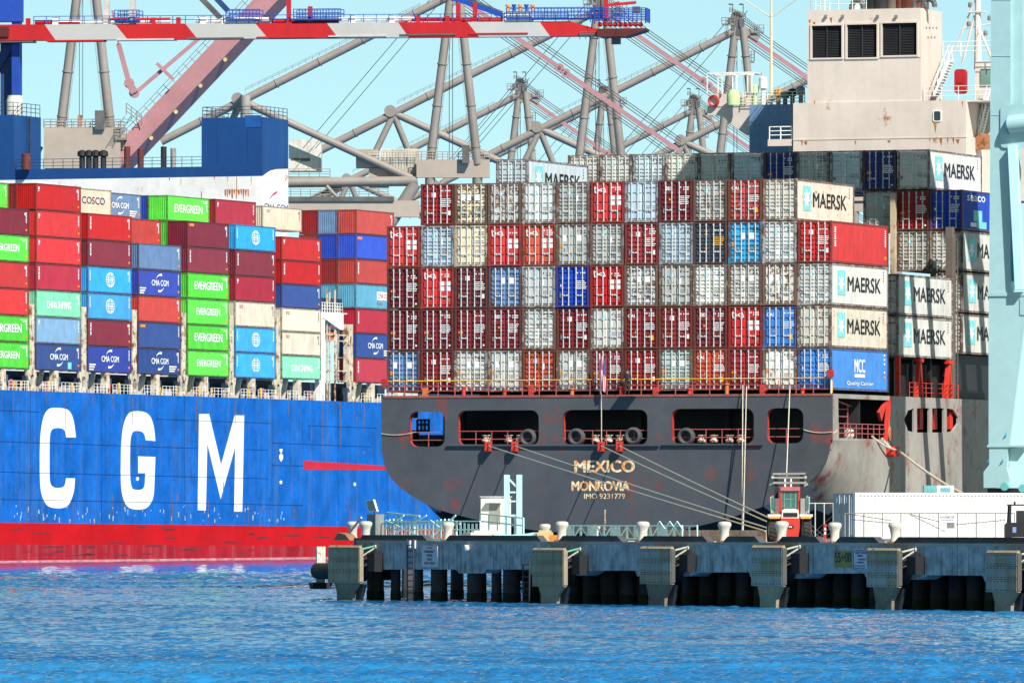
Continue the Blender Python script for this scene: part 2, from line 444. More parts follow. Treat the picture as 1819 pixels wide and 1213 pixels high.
def side_marks(kind, seed):
    b = MB(); rnd = random.Random(seed); f = lambda u, v: (1.212, u, v)
    def codes(m=0, amber=True):                                     # number down the far edge
        z = 2.45
        while z > 1.3: quadm(b, f, 11.35, 11.62, z, z + .09, m); z -= .15
        quadm(b, f, 11.05, 11.3, 2.2, 2.5, m) if seed % 2 else None
        if amber: quadm(b, f, 11.3, 11.7, .5, .72, 3)
    if kind == 'star':
        quadm(b, f, 1.3, 2.95, .75, 2.45, 2); mk_star(b, lambda u, v: (1.216, 2.12 + (u - 2.12) * 1.0, v), 2.12, 1.6, .72, 0)
        b.text('MAERSK', 7.0, 1.55, 7.1, 1.05, f, .03, 1)
        z = 2.5
        for k in range(4): quadm(b, f, 11.1, 11.25, z, z + .1, 4); z -= .2
    if kind == 'evergreen':
        b.text('EVERGREEN', 6.1, 1.5, 8.2 if seed % 2 else 7.0, .95 if seed % 2 else .8, f, .035); codes()
        quadm(b, f, 9.8, 11.4, 2.42, 2.5); quadm(b, f, 10.4, 11.2, 2.25, 2.32)
    if kind == 'french':
        b.text('CMA CGM', 6.2, 1.5, 4.8, .66, f, .03); swoosh(b, f, 6.5, 1.6, 1.5, .95, 160, 80); swoosh(b, f, 5.9, 1.4, 1.5, .95, -20, -100)
        codes()
        if seed % 3 == 1: quadm(b, f, 8.6, 9.6, .2, .95, 2)
        elif seed % 3 == 2:
            for k in range(3): quadm(b, f, .4, 2.2 - .3 * k, .75 - .27 * k, .9 - .27 * k)
        else:
            for k in range(3): quadm(b, f, 8.9, 11.0 - .3 * k, .85 - .25 * k, 1.0 - .25 * k)
    if kind == 'globe':
        c = (6.2, 1.5); sx, sz = 1.15, .78
        for k in range(-2, 3):
            wd = sx * math.sqrt(max(0, 1 - (k / 2.6) ** 2)); quadm(b, f, c[0] - wd, c[0] + wd, c[1] + k * .27 - .035, c[1] + k * .27 + .035)
        for k in (-1., -.45, .45, 1.):
            pts = [(c[0] + k * sx * math.cos(R(a)), c[1] + sz * math.sin(R(a))) for a in range(-90, 91, 15)]
            for p, q in zip(pts, pts[1:]): b.bar((1.212, p[0], p[1]), (1.212, q[0], q[1]), .1, .01, 0, up=(1, 0, 0))
        b.text('COSCO', 6.2, 1.5, 1.8, .3, lambda u, v: (1.216, u, v), .035); codes(0, False)
        for k in range(6): quadm(b, f, .5, .75, 2.3 - k * .2, 2.42 - k * .2)
    if kind == 'cosco': b.text('COSCO', 7.2, 1.6, 6.4, .8, f, .02, 6)
    if kind == 'china': b.text('CHINA SHIPPING', 6.2, 1.35, 6.6, .85, f, .035); codes(0, False)
    if kind == 'mcc':
        b.text('MCC', 6.0, 1.75, 2.3, .95, f, .035); quadm(b, f, 4.9, 7.1, .95, 1.18); b.text('Quality Carrier', 6.1, .5, 5.6, .34, f, .02)
        for z in (2.5, 2.2, 1.9, 1.3): quadm(b, f, 11.2, 11.45, z, z + .14)
        quadm(b, f, 11.2, 11.5, .95, 1.1, 3)
    if kind == 'band': quadm(b, f, 6.8, 11.2, 1.1, 2.1, 0); b.text('CMA CGM', 9, 1.6, 3.9, .6, lambda u, v: (1.216, u, v), .03, 7); quadm(b, f, 7, 8.6, .55, .85, 4)
    if kind == 'seaco':
        b.text('seaco', 3.2, 2.35, 4.2, .42, f, .035); quadm(b, f, 2.6, 4.6, .7, 1.5, 2); quadm(b, f, 3.4, 5.6, .2, .7, 2); quadm(b, f, 1.9, 3.3, .3, .6, 0)
    if kind == 'down':                                             # name written down the near edge
        for k in range(9): quadm(b, f, .62, .95, 2.42 - k * .16, 2.42 - k * .16 + (.11 if k % 3 else .08))
        codes()
    if kind == 'corner': quadm(b, f, .6, 1.0, 2.2, 2.5); quadm(b, f, .6, .85, 2.0, 2.12); codes()
    if kind == 'redck': b.text('DC', 1.9, 2.3, 1.1, .36, f, .035, 7); codes(4, False)
    if kind == 'yellow': quadm(b, f, .5, 1.9, 2.3, 2.6, 3); codes(0, False)
    if not b.v: codes()
    return b.mesh('lettering', STM + [P('navy_lettering', (.01, .03, .16)), P('crimson_lettering', (.55, .02, .05))])
_sm, _em = {}, {}
C_ = dict(sunw=(.68, .62, .52), sung=(.66, .66, .63), red=(.62, .012, .014), dred=(.31, .010, .016), mar=(.205, .010, .017), fred=(.48, .06, .06), white=(.76, .73, .65), lgrey=(.62, .63, .60), lblue=(.52, .62, .68),
          grey=(.52, .51, .46), cream=(.84, .70, .47), orange=(.62, .075, .03), royal=(.008, .06, .50), steel=(.13, .24, .44), slate=(.045, .055, .08), sky=(.02, .36, .66),
          pgreen=(.55, .64, .56), rosy=(.3, .04, .06), dull=(.16, .035, .045), mid=(.05, .22, .6), navy=(.012, .035, .2),
          green=(.095, .66, .045), mint=(.22, .70, .42), azure=(.015, .34, .75), cma=(.018, .06, .25), cmab=(.012, .04, .36), pale=(.24, .42, .62), crim=(.45, .012, .04), wine=(.24, .015, .04),
          brick=(.52, .05, .04), scar=(.7, .012, .02), dusk=(.05, .1, .25), teal=(.1, .4, .58), ivory=(.72, .63, .48))
WORD = dict(red='red', dred='dark red', mar='maroon', fred='faded red', white='white', lgrey='light grey', lblue='pale blue grey', grey='grey', cream='cream', orange='orange red', royal='royal blue',
            steel='steel blue', slate='dark slate', sky='sky blue', pgreen='pale green grey', rosy='rose red', dull='dull brown red', mid='mid blue', navy='navy blue', green='bright green', mint='mint green',
            azure='bright azure', cma='dark blue', cmab='deep blue', pale='pale blue', crim='crimson', wine='wine red', brick='brick red', scar='scarlet', dusk='dusky blue', teal='teal blue', ivory='ivory')
ORD = ['', 'first', 'second', 'third', 'fourth', 'fifth', 'sixth', 'seventh', 'eighth', 'ninth', 'tenth', 'eleventh', 'twelfth', 'thirteenth']
protos = {}
n_c = 0
def set_colour(o, c):
    o.color = c
    for ch in o.children: set_colour(ch, c)
def container(M, x, y, z, col, label, group, h=2.9, doors=None, end=None, side=None, rust=.2, seed=0):
    """doors: style of the door leaves, or None for the corrugated blind end; a copy of the first one built of its kind"""
    global n_c
    n_c += 1
    key = doors
    if key not in protos:
        r = thing('shipping_container', '', 'container')
        for nm, me in (('body', BODY_R if doors is None else BODY_D), ('frame', F40)):
            o = bpy.data.objects.new(nm, me); COL.objects.link(o); o.parent = r
        if doors is not None:
            for s in (-1, 1):
                d = bpy.data.objects.new('door', DOOR[doors]); COL.objects.link(d); d.parent = r
                d.location = (-1.06 if s < 0 else .01, 0, 0)
                for bx, hd in ((.33, 1), (.78, -1)) if s < 0 else ((.25, 1), (.72, -1)):
                    k = bpy.data.objects.new('locking_bar', BARS[hd]); COL.objects.link(k); k.parent = d; k.location = (bx, 0, 0)
        protos[key] = (r, [False])
    r, used = protos[key]
    r = copy_tree(r) if used[0] else r
    if not used[0]:
        used[0] = True; protos[key] = (r, used)
    for ch in list(r.children):
        if ch.name.split('.')[0] in ('markings', 'lettering'): bpy.data.objects.remove(ch)
    jit = random.uniform(-.02, .02)
    r.matrix_world = M @ Matrix.Translation((x + jit, y + random.uniform(-.05, .05), z)) @ Matrix.Diagonal((1, 1, h / HGT, 1))
    tag(r, label, 'container', group)
    c = C_[col]; k = random.uniform(.82, 1.1); g_ = random.uniform(0, .10) * (sum(c) / 3 + .12); c = tuple(x * .94 + g_ for x in c)    # each has faded by its own amount
    if doors is not None: rust = min(1, rust + .12)
    set_colour(r, (c[0] * k, c[1] * k, c[2] * k, rust))
    for d, cache, kind, fn in ((end, _em, end, end_marks), (side, _sm, side, side_marks)):
        if d:
            kk = (kind, seed % (9 if cache is _em else 4))
            if kk not in cache: cache[kk] = fn(kind, kk[1])
            o = bpy.data.objects.new('markings' if cache is _em else 'lettering', cache[kk]); COL.objects.link(o); o.parent = r
    return r
# ------------------------------------------------------------------ the dark container ship seen from astern
MX = frame(6.53, 577.8, 0, R(-21))
GREYHULL = P('dark_hull_paint', (.072, .077, .088), rough=.5, var=.2, rust=.3, streak=.25, scale=.16, rustc=(.2, .055, .045), dirt=(.10, .085, .075))
SUNSIDE = P('sunlit_side_paint', (.33, .31, .285), rough=.5, var=.2, rust=.42, streak=.35, scale=.2, rustc=(.26, .075, .05), dirt=(.07, .055, .05))  # lighter than the transom paint, to carry the sun on this side
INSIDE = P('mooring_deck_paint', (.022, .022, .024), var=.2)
PRIMER = P('red_primer', (.55, .045, .035), rust=.25, scale=1.)
RAILR = P('faded_red_rail', (.42, .10, .10), rust=.2, scale=1.5)
HOUSE = P('deckhouse_paint', (.66, .575, .51), rust=.12, streak=.28, scale=.22, var=.08, rustc=(.36, .12, .05), dirt=(.42, .33, .28))
ship = thing('container_ship', 'dark grey container ship with cream deckhouse, seen from astern with its name on the transom', 'ship', MX)
TY = -.35
tp = lambda px, py: (lambda p: (p.x, p.z))(loc(px, py, MX, 'y', TY))
sp = lambda px, py: (lambda p: (p.y, p.z))(loc(px, py, MX, 'x', 16.35))
left = [tp(*q) for q in ((677, 745), (678, 798), (681, 818), (686, 835), (697, 852), (711, 866), (726, 877), (752, 893), (785, 907), (835, 920), (900, 934), (960, 943), (1080, 950))]
right = [tp(*q) for q in ((1200, 944), (1290, 922), (1330, 908), (1368, 895), (1400, 881), (1426, 866), (1444, 851), (1457, 838), (1466, 822), (1472, 804), (1476, 780))]
xl, xr = tp(677, 720)[0], 16.35
outline = [(xl, 13.35)] + left + right + [(xr, 10.2), (xr, 13.35)]
wins = [(727, 790, 731, 793), (813, 957, 729, 791), (1000, 1150, 728, 790), (1193, 1339, 726, 788), (1362, 1427, 725, 787)]
holes = []
for a, b_, c, d in wins:
    (x0, z1), (x1, z0) = tp(a, c), tp(b_, d)
    holes.append(rrect(x0, x1, z0, z1, .55))
b = MB().prism(outline, 'y', TY, TY + .18, 0, holes)
# starboard side: upper plate with its openings, lower part lofted from the transom's curve to a full section
def resample(p, n):
    ds = [0]
    for a, c in zip(p, p[1:]): ds.append(ds[-1] + math.hypot(c[0] - a[0], c[1] - a[1]))
    out = []
    for i in range(n):
        t = ds[-1] * i / (n - 1); k = max(j for j in range(len(ds) - 1) if ds[j] <= t + 1e-9); k = min(k, len(p) - 2)
        f = (t - ds[k]) / (ds[k + 1] - ds[k]); out.append((p[k][0] + f * (p[k + 1][0] - p[k][0]), p[k][1] + f * (p[k + 1][1] - p[k][1])))
    return out
tr = [(16.35, 10.2)] + list(reversed(right)) + [left[-1]]
tr[-1] = (0, tr[-1][1])
st = [(TY + .18, tr), (4., [(16.35, 10.2), (16.35, 8.2), (16.1, 6.9), (15.6, 5.9), (14.6, 4.9), (12.8, 3.9), (10, 3), (5, 2.2), (0, 1.9)]),
      (11.5, [(16.35, 10.2), (16.35, 7.0), (16.2, 5.4), (15.7, 4.2), (14.6, 3.0), (12, 1.9), (8, 1.0), (0, .4)]),
      (30, [(16.35, 10.2), (16.35, 5), (16.35, 1), (15.9, -1), (14, -2), (8, -2), (0, -2)]), (120, [(16.35, 10.2), (16.35, 5), (16.35, 1), (15.9, -1), (14, -2), (8, -2), (0, -2)])]
NS = 40
ra, rb = resample(tr, NS), resample(st[2][1], NS)
fair = [(TY + .18 + (11.5 - TY - .18) * i / 12, [(p[0] + (q[0] - p[0]) * (i / 12) ** .75, p[1] + (q[1] - p[1]) * (i / 12) ** .75) for p, q in zip(ra, rb)]) for i in range(13)]
fair += [(y, resample(sec_, NS)) for y, sec_ in st[3:]]
lq = MB()
for s in (1, -1):
    vs = [(s * x, y, z) for y, sec in fair for x, z in sec]
    lq.add(vs, [(j * NS + i, j * NS + i + 1, (j + 1) * NS + i + 1, (j + 1) * NS + i) for j in range(len(fair) - 1) for i in range(NS - 1)], 0)
qo = lq.build('stern_quarter', [SUNSIDE, P('underside_shade_paint', (.018, .016, .016), var=.3, rough=.8, spec=.1)], ship, True)
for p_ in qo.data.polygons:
    if p_.center.z < 5.4: p_.material_index = 1  # near-black below here paints in the shade under the counter
H1 = [sp(1489, 705), sp(1583, 703), sp(1574, 778), sp(1490, 779)]
H1 = [(H1[0][0], 13.05), (H1[1][0], 13.05), (H1[2][0], 10.35), (H1[3][0], 10.35)]
hx = lambda pts: [sp(*q) for q in pts]
HS = [H1, hx(((1606, 745), (1613, 729), (1624, 725), (1624, 768), (1613, 765))), hx(((1629, 725), (1651, 725), (1651, 768), (1629, 768))),
      hx(((1656, 725), (1677, 725), (1677, 768), (1656, 768))), hx(((1682, 725), (1693, 727), (1702, 741), (1702, 752), (1692, 766), (1682, 768)))]
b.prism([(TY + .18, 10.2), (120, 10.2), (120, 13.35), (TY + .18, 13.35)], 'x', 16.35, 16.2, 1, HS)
b.prism([(TY + .18, 10.2), (120, 10.2), (120, 13.35), (TY + .18, 13.35)], 'x', -16.35, -16.2, 0, [[(3.2, 9.95 + .4), (12.2, 10.35), (12.2, 13.0), (3.2, 13.0)]])
b.box(-16.2, 16.2, TY + .18, 120, 13.2, 13.34, 0)
b.box(-16.35, 16.37, TY - .04, TY + .0, 13.2, 13.36, 2)              # gunwale strip, rusted
hull = b.build('hull', [GREYHULL, SUNSIDE, P('rusted_gunwale', (.3, .09, .07), rust=.5, scale=.5)], ship)
b = MB()
b.box(-16.15, 16.15, TY + .2, 13.3, 9.5, 9.75)
for x0, x1, y in ((-9.5, 16.15, 6), (-16.15, -9.5, 13.1), (5, 16.15, 13.1)): b.box(x0, x1, y, y + .15, 9.75, 13.15)
for x in (-12.9, -7.4, .2, 6.6, 13.6): b.box(x, x + .35, 5.2, 5.6, 9.75, 13.15)
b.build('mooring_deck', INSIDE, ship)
b = MB(); qq = lambda px, py: (lambda p: (p.x, p.z))(loc(px, py, MX, 'y', 9.))
for px in (741, 748, 754, 761): (x, z), (_, z2) = qq(px, 766), qq(px, 745); b.box(x - .08, x + .08, 9, 9.1, z, z2)
for py in (746, 754, 765): (x, z), (x2, _) = qq(741, py), qq(762, py); b.box(x, x2, 9, 9.1, z - .08, z + .08)
(x, z), (x2, z2) = qq(722, 800), qq(740, 764); b.box(x, x2, 8.5, 9.5, z, z2); (x, z), (x2, z2) = qq(730, 742), qq(737, 728); b.box(x, x2, 9, 9.6, z, z2)
(x, z), (x2, z2) = qq(738, 800), qq(800, 772); b.box(x, x2, 9.2, 9.8, z, z2); (x, z), (x2, z2) = qq(779, 800), qq(800, 728); b.box(x, x2, 9.9, 10.3, z, z2)
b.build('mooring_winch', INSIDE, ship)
for hpts in holes:                                                    # painted rims of the mooring openings
    k = MB(); n = len(hpts); cx = sum(p[0] for p in hpts) / n; cz = sum(p[1] for p in hpts) / n
    inn = [(cx + (x - cx) * (1 - .1 / abs(x - cx + 1e-6) if abs(x - cx) > .3 else 1), cz + (z - cz) * .94) for x, z in hpts]
    k.add([(x, TY + .03, z) for x, z in hpts] + [(x, TY + .5, z) for x, z in hpts], [(i, (i + 1) % n, n + (i + 1) % n, n + i) for i in range(n)])
    k.build('window_frame', PRIMER, ship)
    x0, x1 = min(p[0] for p in hpts), max(p[0] for p in hpts); z0 = min(p[1] for p in hpts)
    k = MB()
    for h_ in (.45, 1.0): k.bar((x0, TY + .3, z0 + h_), (x1, TY + .3, z0 + h_), .05)
    nn = max(2, round((x1 - x0) / 1.1))
    for i in range(nn + 1): k.bar((x0 + .06 + (x1 - x0 - .12) * i / nn, TY + .3, z0), (x0 + .06 + (x1 - x0 - .12) * i / nn, TY + .3, z0 + 1.0), .045)
    k.build('guard_rail', RAILR, ship)
GALV = P('worn_chock_steel', (.08, .08, .085), rough=.35, rust=.25, scale=2)
for px, py in ((936, 777), (1022, 776), (1123, 774), (1217, 775)):    # round chocks
    x, z = tp(px, py)
    k = MB().lathe([(.34, TY + .42), (.36, TY + .06), (.44, TY - .04), (.54, TY + .0), (.6, TY + .12), (.6, TY + .4)], (x, 0, z), 20, 0, 'y').build('mooring_chock', GALV, ship, True)
    MB().lathe([(.345, TY + .3), (.345, TY + .4)], (x, 0, z), 18, 0, 'y').build('chock_hole_shade', DARK, k)  # dark disc stands for the shade inside the hole
for px in (857, 897, 918, 1052, 1075, 1095, 1240, 1262, 1290, 1310):     # roller fairleads behind the rail
    x, z = tp(px, 782)
    MB().lathe([(.28, z - .1), (.3, z + .02), (.2, z + .1), (.2, z + .26), (.3, z + .34), (.3, z + .38)], (x, TY + .7, 0), 12).build('fairlead_roller', P('pale_roller_paint', (.6, .52, .42), rust=.4, scale=2), ship, True)
for a, c, y in ((795, 1172, 790.5), (1177, 1356, 789)):
    x0, z0 = tp(a, y); x1, z1 = tp(c, y)
    MB().bar((x0, TY - .09, z0), (x1, TY - .09, z1), .18, .12).build('rubbing_ledge', GREYHULL, ship)
BR = []
for px in (870, 917, 1070.5, 1103):                                      # red lead brackets below the ledge
    x, z = tp(px, 793)
    k = MB().box(x - .17, x - .1, TY - .55, TY, z - .32, z + .34).box(x + .1, x + .17, TY - .55, TY, z - .32, z + .34).box(x - .17, x + .17, TY - .5, TY - .42, z - .34, z + .1)
    k.tube((x - .1, TY - .3, z + .2), (x + .1, TY - .3, z + .2), .08)
    k.build('lead_bracket', PRIMER, ship); BR.append((x, z))
NAME = P('rust_stained_lettering', (.88, .72, .44), rust=.75, scale=1.1, rustc=(.72, .27, .07))
b = MB()
for s, px, py, wpx, hpx, bold in (('MEXICO', 1074, 828, 108, 22, .055), ('MONROVIA', 1067, 863, 104, 18, .05), ('IMO 9231779', 1074, 881, 73, 9.5, .02)):
    x, z = tp(px, py); x2, z2 = tp(px + wpx / 2, py - hpx / 2)
    MB().text(s, x, z, 2 * (x2 - x), 2 * (z2 - z), lambda u, v: (u, TY - .012, v), bold).build('lettering', NAME, ship)
for i in range(14):
    x, z = tp(1075, 906 + i * 2.6); b.box(x - .05, x + .05, TY - .014, TY - .004, z - .03, z + .03)
b.build('draught_marks', NAME, ship)
b = MB()
x, z = tp(1082, 0)
# deck edge rails: red stanchions and wires, yellow top rail
for i in range(27):
    xx = -16.1 + 32.3 * i / 26
    b.tube((xx, -.2, 13.35), (xx, -.2, 14.3), .035, n=5)
for h_ in (.32, .62): b.tube((-16.1, -.2, 13.35 + h_), (16.2, -.2, 13.35 + h_), .022, n=5)
b.build('deck_railing', RAILR, ship)
b = MB().tube((-16.5, -.22, 14.36), (16.05, -.22, 14.42), .042, n=6)
b.path([(16.05, -.22, 14.42), (16.3, -.2, 14.2), (16.3, -.2, 13.4)], .045)
b.build('yellow_rail', YELLOW, ship)
for px, py in ((684, 680), (1476, 663)):                                # red life-ring boxes at both quarters
    x, z = tp(px, py)
    MB().prism(rrect(x - .22, x + .22, z - .26, z + .26, .1), 'y', -.3, -.55).build('lifebuoy_case', REDP, ship)
    MB().tube((x, -.32, 13.35), (x, -.32, z - .3), .05).build('case_post', WHITE, ship)
rnd = random.Random(3)
for i in range(11):                                                     # odd gear along the stern rail
    x = -13 + i * 2.7 + rnd.uniform(-.6, .6); h_ = rnd.uniform(.25, .7)
    k = MB()
    if i % 3: k.lathe([(.14, 13.35), (.14, 13.35 + h_), (.2, 13.36 + h_), (.2, 13.45 + h_)], (x, -.27, 0), 10)
    else: k.box(x - .18, x + .18, -.34, -.24, 13.35, 13.4 + h_).bar((x, -.3, 13.4), (x + .5, -.3, 13.75), .08)
    k.build('mooring_fitting', PRIMER if i % 4 else P('orange_fitting', (.6, .16, .05), rust=.3), ship)
# lashing-bridge posts and red frames further forward on the starboard side
for px in (1600, 1638, 1690):
    y, z = sp(px, 690)
    k = MB()
    if px == 1600: k.box(16.0, 16.3, y - .18, y + .18, 13.35, 16.2)
    else:
        k.bar((16.1, y - .6, 13.35), (16.1, y + .1, 16.0), .28).bar((16.1, y + .6, 13.35), (16.1, y + .2, 16.0), .22); k.box(15.9, 16.3, y - .35, y + .55, 15.8, 16.05)
    k.build('lashing_frame', P('bright_red_frame', (.65, .035, .02), rust=.1), ship)
b = MB(); y0, y1 = sp(1618, 690)[0], sp(1705, 690)[0]
b.rail([(16.25, y0, 13.35), (16.25, y1, 13.35)], 1.0, .03, 1.2, 3); b.build('side_railing', PRIMER, ship)
for i, px in enumerate((1607, 1640, 1672, 1700)):                        # hatch coaming stays in the gloom below the second bay
    y, z = sp(px, 660); MB().box(15.3, 15.6, y - .1, y + .1, 13.34, 16.0).build('coaming_stay', DARK, ship)
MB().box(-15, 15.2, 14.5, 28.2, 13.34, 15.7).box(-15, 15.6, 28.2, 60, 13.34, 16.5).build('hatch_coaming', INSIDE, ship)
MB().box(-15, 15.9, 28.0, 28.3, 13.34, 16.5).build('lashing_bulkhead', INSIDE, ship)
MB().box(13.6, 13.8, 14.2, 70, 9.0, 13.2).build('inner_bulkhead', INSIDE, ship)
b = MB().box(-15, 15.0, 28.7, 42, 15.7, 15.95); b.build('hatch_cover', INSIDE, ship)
yb = 13.1
b = MB()                                                              # upright lashing bridge between the bays
for x in (15.75,): b.box(x - .25, x + .25, 27.0, 27.5, 13.34, 25.5)
b.ladder((16.0, 27.9, 13.4), (16.0, 27.9, 25.), .6, .05, .4, (0, 1, 0)); b.build('lashing_bridge', P('dull_bridge_steel', (.13, .11, .09), rust=.4), ship)
lp = loc(1587, 400, MX, 'y', 28.2).x; MB().box(lp - .18, lp + .18, 28.0, 28.4, 16.5, 28.0).build('lashing_post', P('rusted_bridge_steel', (.5, .4, .28), rust=.5), ship)
# mooring station seen through the side opening
b = MB()
y0, y1 = H1[0][0], H1[1][0]
for k in range(9): 
    y = y0 + .3 + (y1 - y0 - 1.4) * k / 8; b.bar((16.28, y, 10.35), (16.28, y, 11.35), .05)
for h_ in (.35, .7, 1.0): b.bar((16.28, y0 + .2, 10.35 + h_), (16.28, y1 - 1.1, 10.35 + h_), .05)
for y in (y0 + .9, y0 + 4.2): b.bar((15.6, y, 10.35), (15.6, y, 12.7), .07)
for h_ in (1.5, 2.0): b.bar((15.6, y0 + .9, 10.35 + h_), (15.6, y0 + 4.2, 10.35 + h_), .06)
b.bar((15.6, y0 + .9, 13.0), (15.6, y0 + 5, 12.55), .09); b.bar((15.6, y0 + .9, 12.0), (15.6, y0 + .9, 13.0), .09)
b.build('side_guard_rail', RAILR, ship)
b = MB().bar((16.3, y1 - 1.15, 10.3), (16.3, y1 - .25, 13.3), .3, .16); b.build('opening_strut', P('bright_red_frame', (.65, .035, .02)), ship)
MB().add([(16.3, y1 - .4, 13.2), (16.3, y1 - 2.4, 12.2), (16.3, y1 - 1.9, 11.6), (16.1, y1 - .4, 13.2), (16.1, y1 - 2.4, 12.2), (16.1, y1 - 1.9, 11.6)], [(0, 1, 2), (5, 4, 3), (0, 1, 4, 3), (1, 2, 5, 4), (2, 0, 3, 5)]).build('stowed_ramp_flap', PRIMER, ship)
rb = MB()
for i in range(9): rb.lathe([(.16, 0), (.22, .15), (.13, .3)], (15.9, y0 + 3.2 + .25 * (i % 4), 10.3 + .25 * (i // 3)), 8, 0, 'y')
rb.build('coiled_line', P('pale_coiled_rope', (.6, .57, .5)), ship)
y, z = sp(1580, 802)
MB().prism(rrect(y - .7, y + .6, z - .35, z + .35, .2), 'x', 16.36, 16.9).build('side_lead_bracket', P('bright_red_frame', (.65, .035, .02)), ship)
SIDELEAD = (17.0, y, z)
y, z = sp(1579, 770); MB().lathe([(.35, 16.34), (.5, 16.42), (.5, 16.5), (.3, 16.52)], (0, y, z), 14, 0, 'x').build('panama_chock', RUSTY, ship)
for px in (1643, 1668, 1696): 
    y, z = sp(px, 745); MB().box(15.8, 16.1, y - .35, y + .35, z - .7, z + .75).build('roller_guard', P('bright_red_frame', (.65, .035, .02)), ship)
b = MB()
for p, q in (((1480, 745), (1452, 760)),): pass

# ---- deckhouse, 46 m forward of the transom
HY = 46.0
hp = lambda px, py, y=HY: (lambda p: (p.x, p.z))(loc(px, py, MX, 'y', y))
x0, zb = hp(1409, 262); x1, zt = hp(1716, 178); zb -= 4
ux0, uz1 = hp(1433.6, 19); ux1, _ = hp(1634.5, 19)
b = MB().box(x0, x1, HY, HY + 5.2, zb, zt)
b.build('deckhouse', HOUSE, ship)
MB().box(x0 - .02, x1 + .04, HY - .03, HY, hp(1500, 247)[1] - .05, hp(1500, 247)[1] + .03).build('deck_edge_moulding', HOUSE, ship)
wx0, wz0 = hp(1659, 215); wx1, wz1 = hp(1671, 198)
MB().prism(rrect(wx0, wx1, wz0, wz1, .12), 'y', HY - .02, HY + .02).build('porthole', GLASS, ship)
MB().prism(rrect(wx0 - .07, wx1 + .07, wz0 - .07, wz1 + .07, .15), 'y', HY - .06, HY, 0, [rrect(wx0, wx1, wz0, wz1, .12)]).build('porthole_rim', WHITE, ship)
lv = [(1441.5, 1494.5, 46.5, 102.5), (1504, 1557, 44.5, 102), (1566.5, 1628, 42, 98)]
hol = []
for a, c, d, e in lv:
    (p0, q1), (p1, q0) = hp(a, d), hp(c, e); hol.append([(p0, q0), (p1, q0), (p1, q1), (p0, q1)])
b = MB().prism([(ux0, zt), (ux1, zt), (ux1, uz1), (ux0, uz1)], 'y', HY + .1, HY + .4, 0, hol)
b.box(ux0, ux1, HY + .9, HY + 5.2, zt, uz1 - .02)
b.prism([(HY + .4, zt), (HY + .9, zt), (HY + .9, uz1), (HY + .4, uz1)], 'x', ux1 - .2, ux1)
b.prism([(HY + .4, zt), (HY + .9, zt), (HY + .9, uz1), (HY + .4, uz1)], 'x', ux0, ux0 + .2)
b.build('funnel_casing', HOUSE, ship)
MB().box(ux0 - .02, ux1 + .03, HY + .06, HY + .1, hp(1500, 104)[1] - .04, hp(1500, 104)[1] + .03).build('casing_moulding', HOUSE, ship)
LOUV = P('louvre_slats', (.035, .037, .042), var=.15, rough=.5)
for h in hol:
    p0, p1, q0, q1 = h[0][0], h[1][0], h[0][1], h[2][1]
    k = MB(); n = 20
    for i in range(n):
        z = q0 + (q1 - q0) * i / n; d = (q1 - q0) / n
        k.add([(p0, HY + .2, z), (p1, HY + .2, z), (p1, HY + .34, z + d * .95), (p0, HY + .34, z + d * .95), ], [(0, 1, 2, 3)])
    k.box((p0 + p1) / 2 - .04, (p0 + p1) / 2 + .04, HY + .14, HY + .2, q0, q1); k.box(p0, p1, HY + .36, HY + .38, q0, q1)
    o = k.build('louvre', LOUV, ship)
    k = MB().prism([(p0 - .12, q0 - .12), (p1 + .12, q0 - .12), (p1 + .12, q1 + .12), (p0 - .12, q1 + .12)], 'y', HY + .02, HY + .1, 0, [h]).build('louvre_frame', HOUSE, o)
b = MB()
for r_, n in ((45, 4), (62, 3)):                                            # vent hoods on the casing's sunny side
    for i in range(n):
        p = loc(1645 + i * 6 + (3 if n == 3 else 0), r_, MX, 'x', ux1); b.box(ux1, ux1 + .12, p.y - .12, p.y + .12, p.z - .14, p.z + .14)
b.build('vent_hood', HOUSE, ship)
b = MB().rail([(ux0 + .2, HY + .3, uz1), (ux0 + 4.5, HY + .3, uz1)], .9, .03, 1.2, 2)
b.rail([(ux0 + .2, HY + .3, uz1), (ux0 + .2, HY + 4.6, uz1)], .9, .03, 1.2, 2); b.build('roof_railing', WHITE, ship)
FUN = P('rust_brown_funnel', (.2, .06, .035), rust=.5, scale=.6)
for px, r_, h_, m_ in ((1551, .62, 3.4, DARK), (1566, .75, 4.2, DARK), (1586, .5, 3.6, P('sooty_pipe', (.14, .12, .1), rust=.4)), (1604, .55, 3.6, FUN), (1626, 1.0, 4.0, FUN)):
    x, z = hp(px, 15, HY + 3)
    MB().lathe([(r_, uz1 - .1), (r_, uz1 + h_ * .4), (r_ * 1.06, uz1 + h_ * .42), (r_ * .98, uz1 + h_)], (x, HY + 3, 0), 18).build('exhaust_pipe', m_, ship, True)
for px in (1523, 1634, 1650):
    x, z = hp(px, 15, HY + 1.2); k = MB()
    pts = [Vector((x - .45 + .45 * (1 - math.cos(R(a))), HY + 1.2, uz1 + .25 + .45 * math.sin(R(a)))) for a in range(0, 181, 30)]
    k.path([Vector((pts[0].x, HY + 1.2, uz1 - .1))] + pts + [Vector((pts[-1].x, HY + 1.2, uz1 + .1))], .2, 10); k.build('gooseneck_vent', P('sooty_grey_vent', (.12, .12, .12), rust=.2), ship, True)
for i, px in enumerate((1467, 1497, 1559, 1592)):
    x, z = hp(px, 29); MB().box(x - .09, x + .09, HY - .12, HY + .1, z - .1, z + .08).build('floodlight', GREYST, ship)
x, z = hp(1506, 8); MB().box(x - .14, x + .14, HY + 2, HY + 2.3, uz1, uz1 + 3).build('signal_post', WHITE, ship)
RUN2 = P('orange_rust_run', (.42, .15, .05), var=.5, scale=3)
b = MB(); rr = random.Random(8)
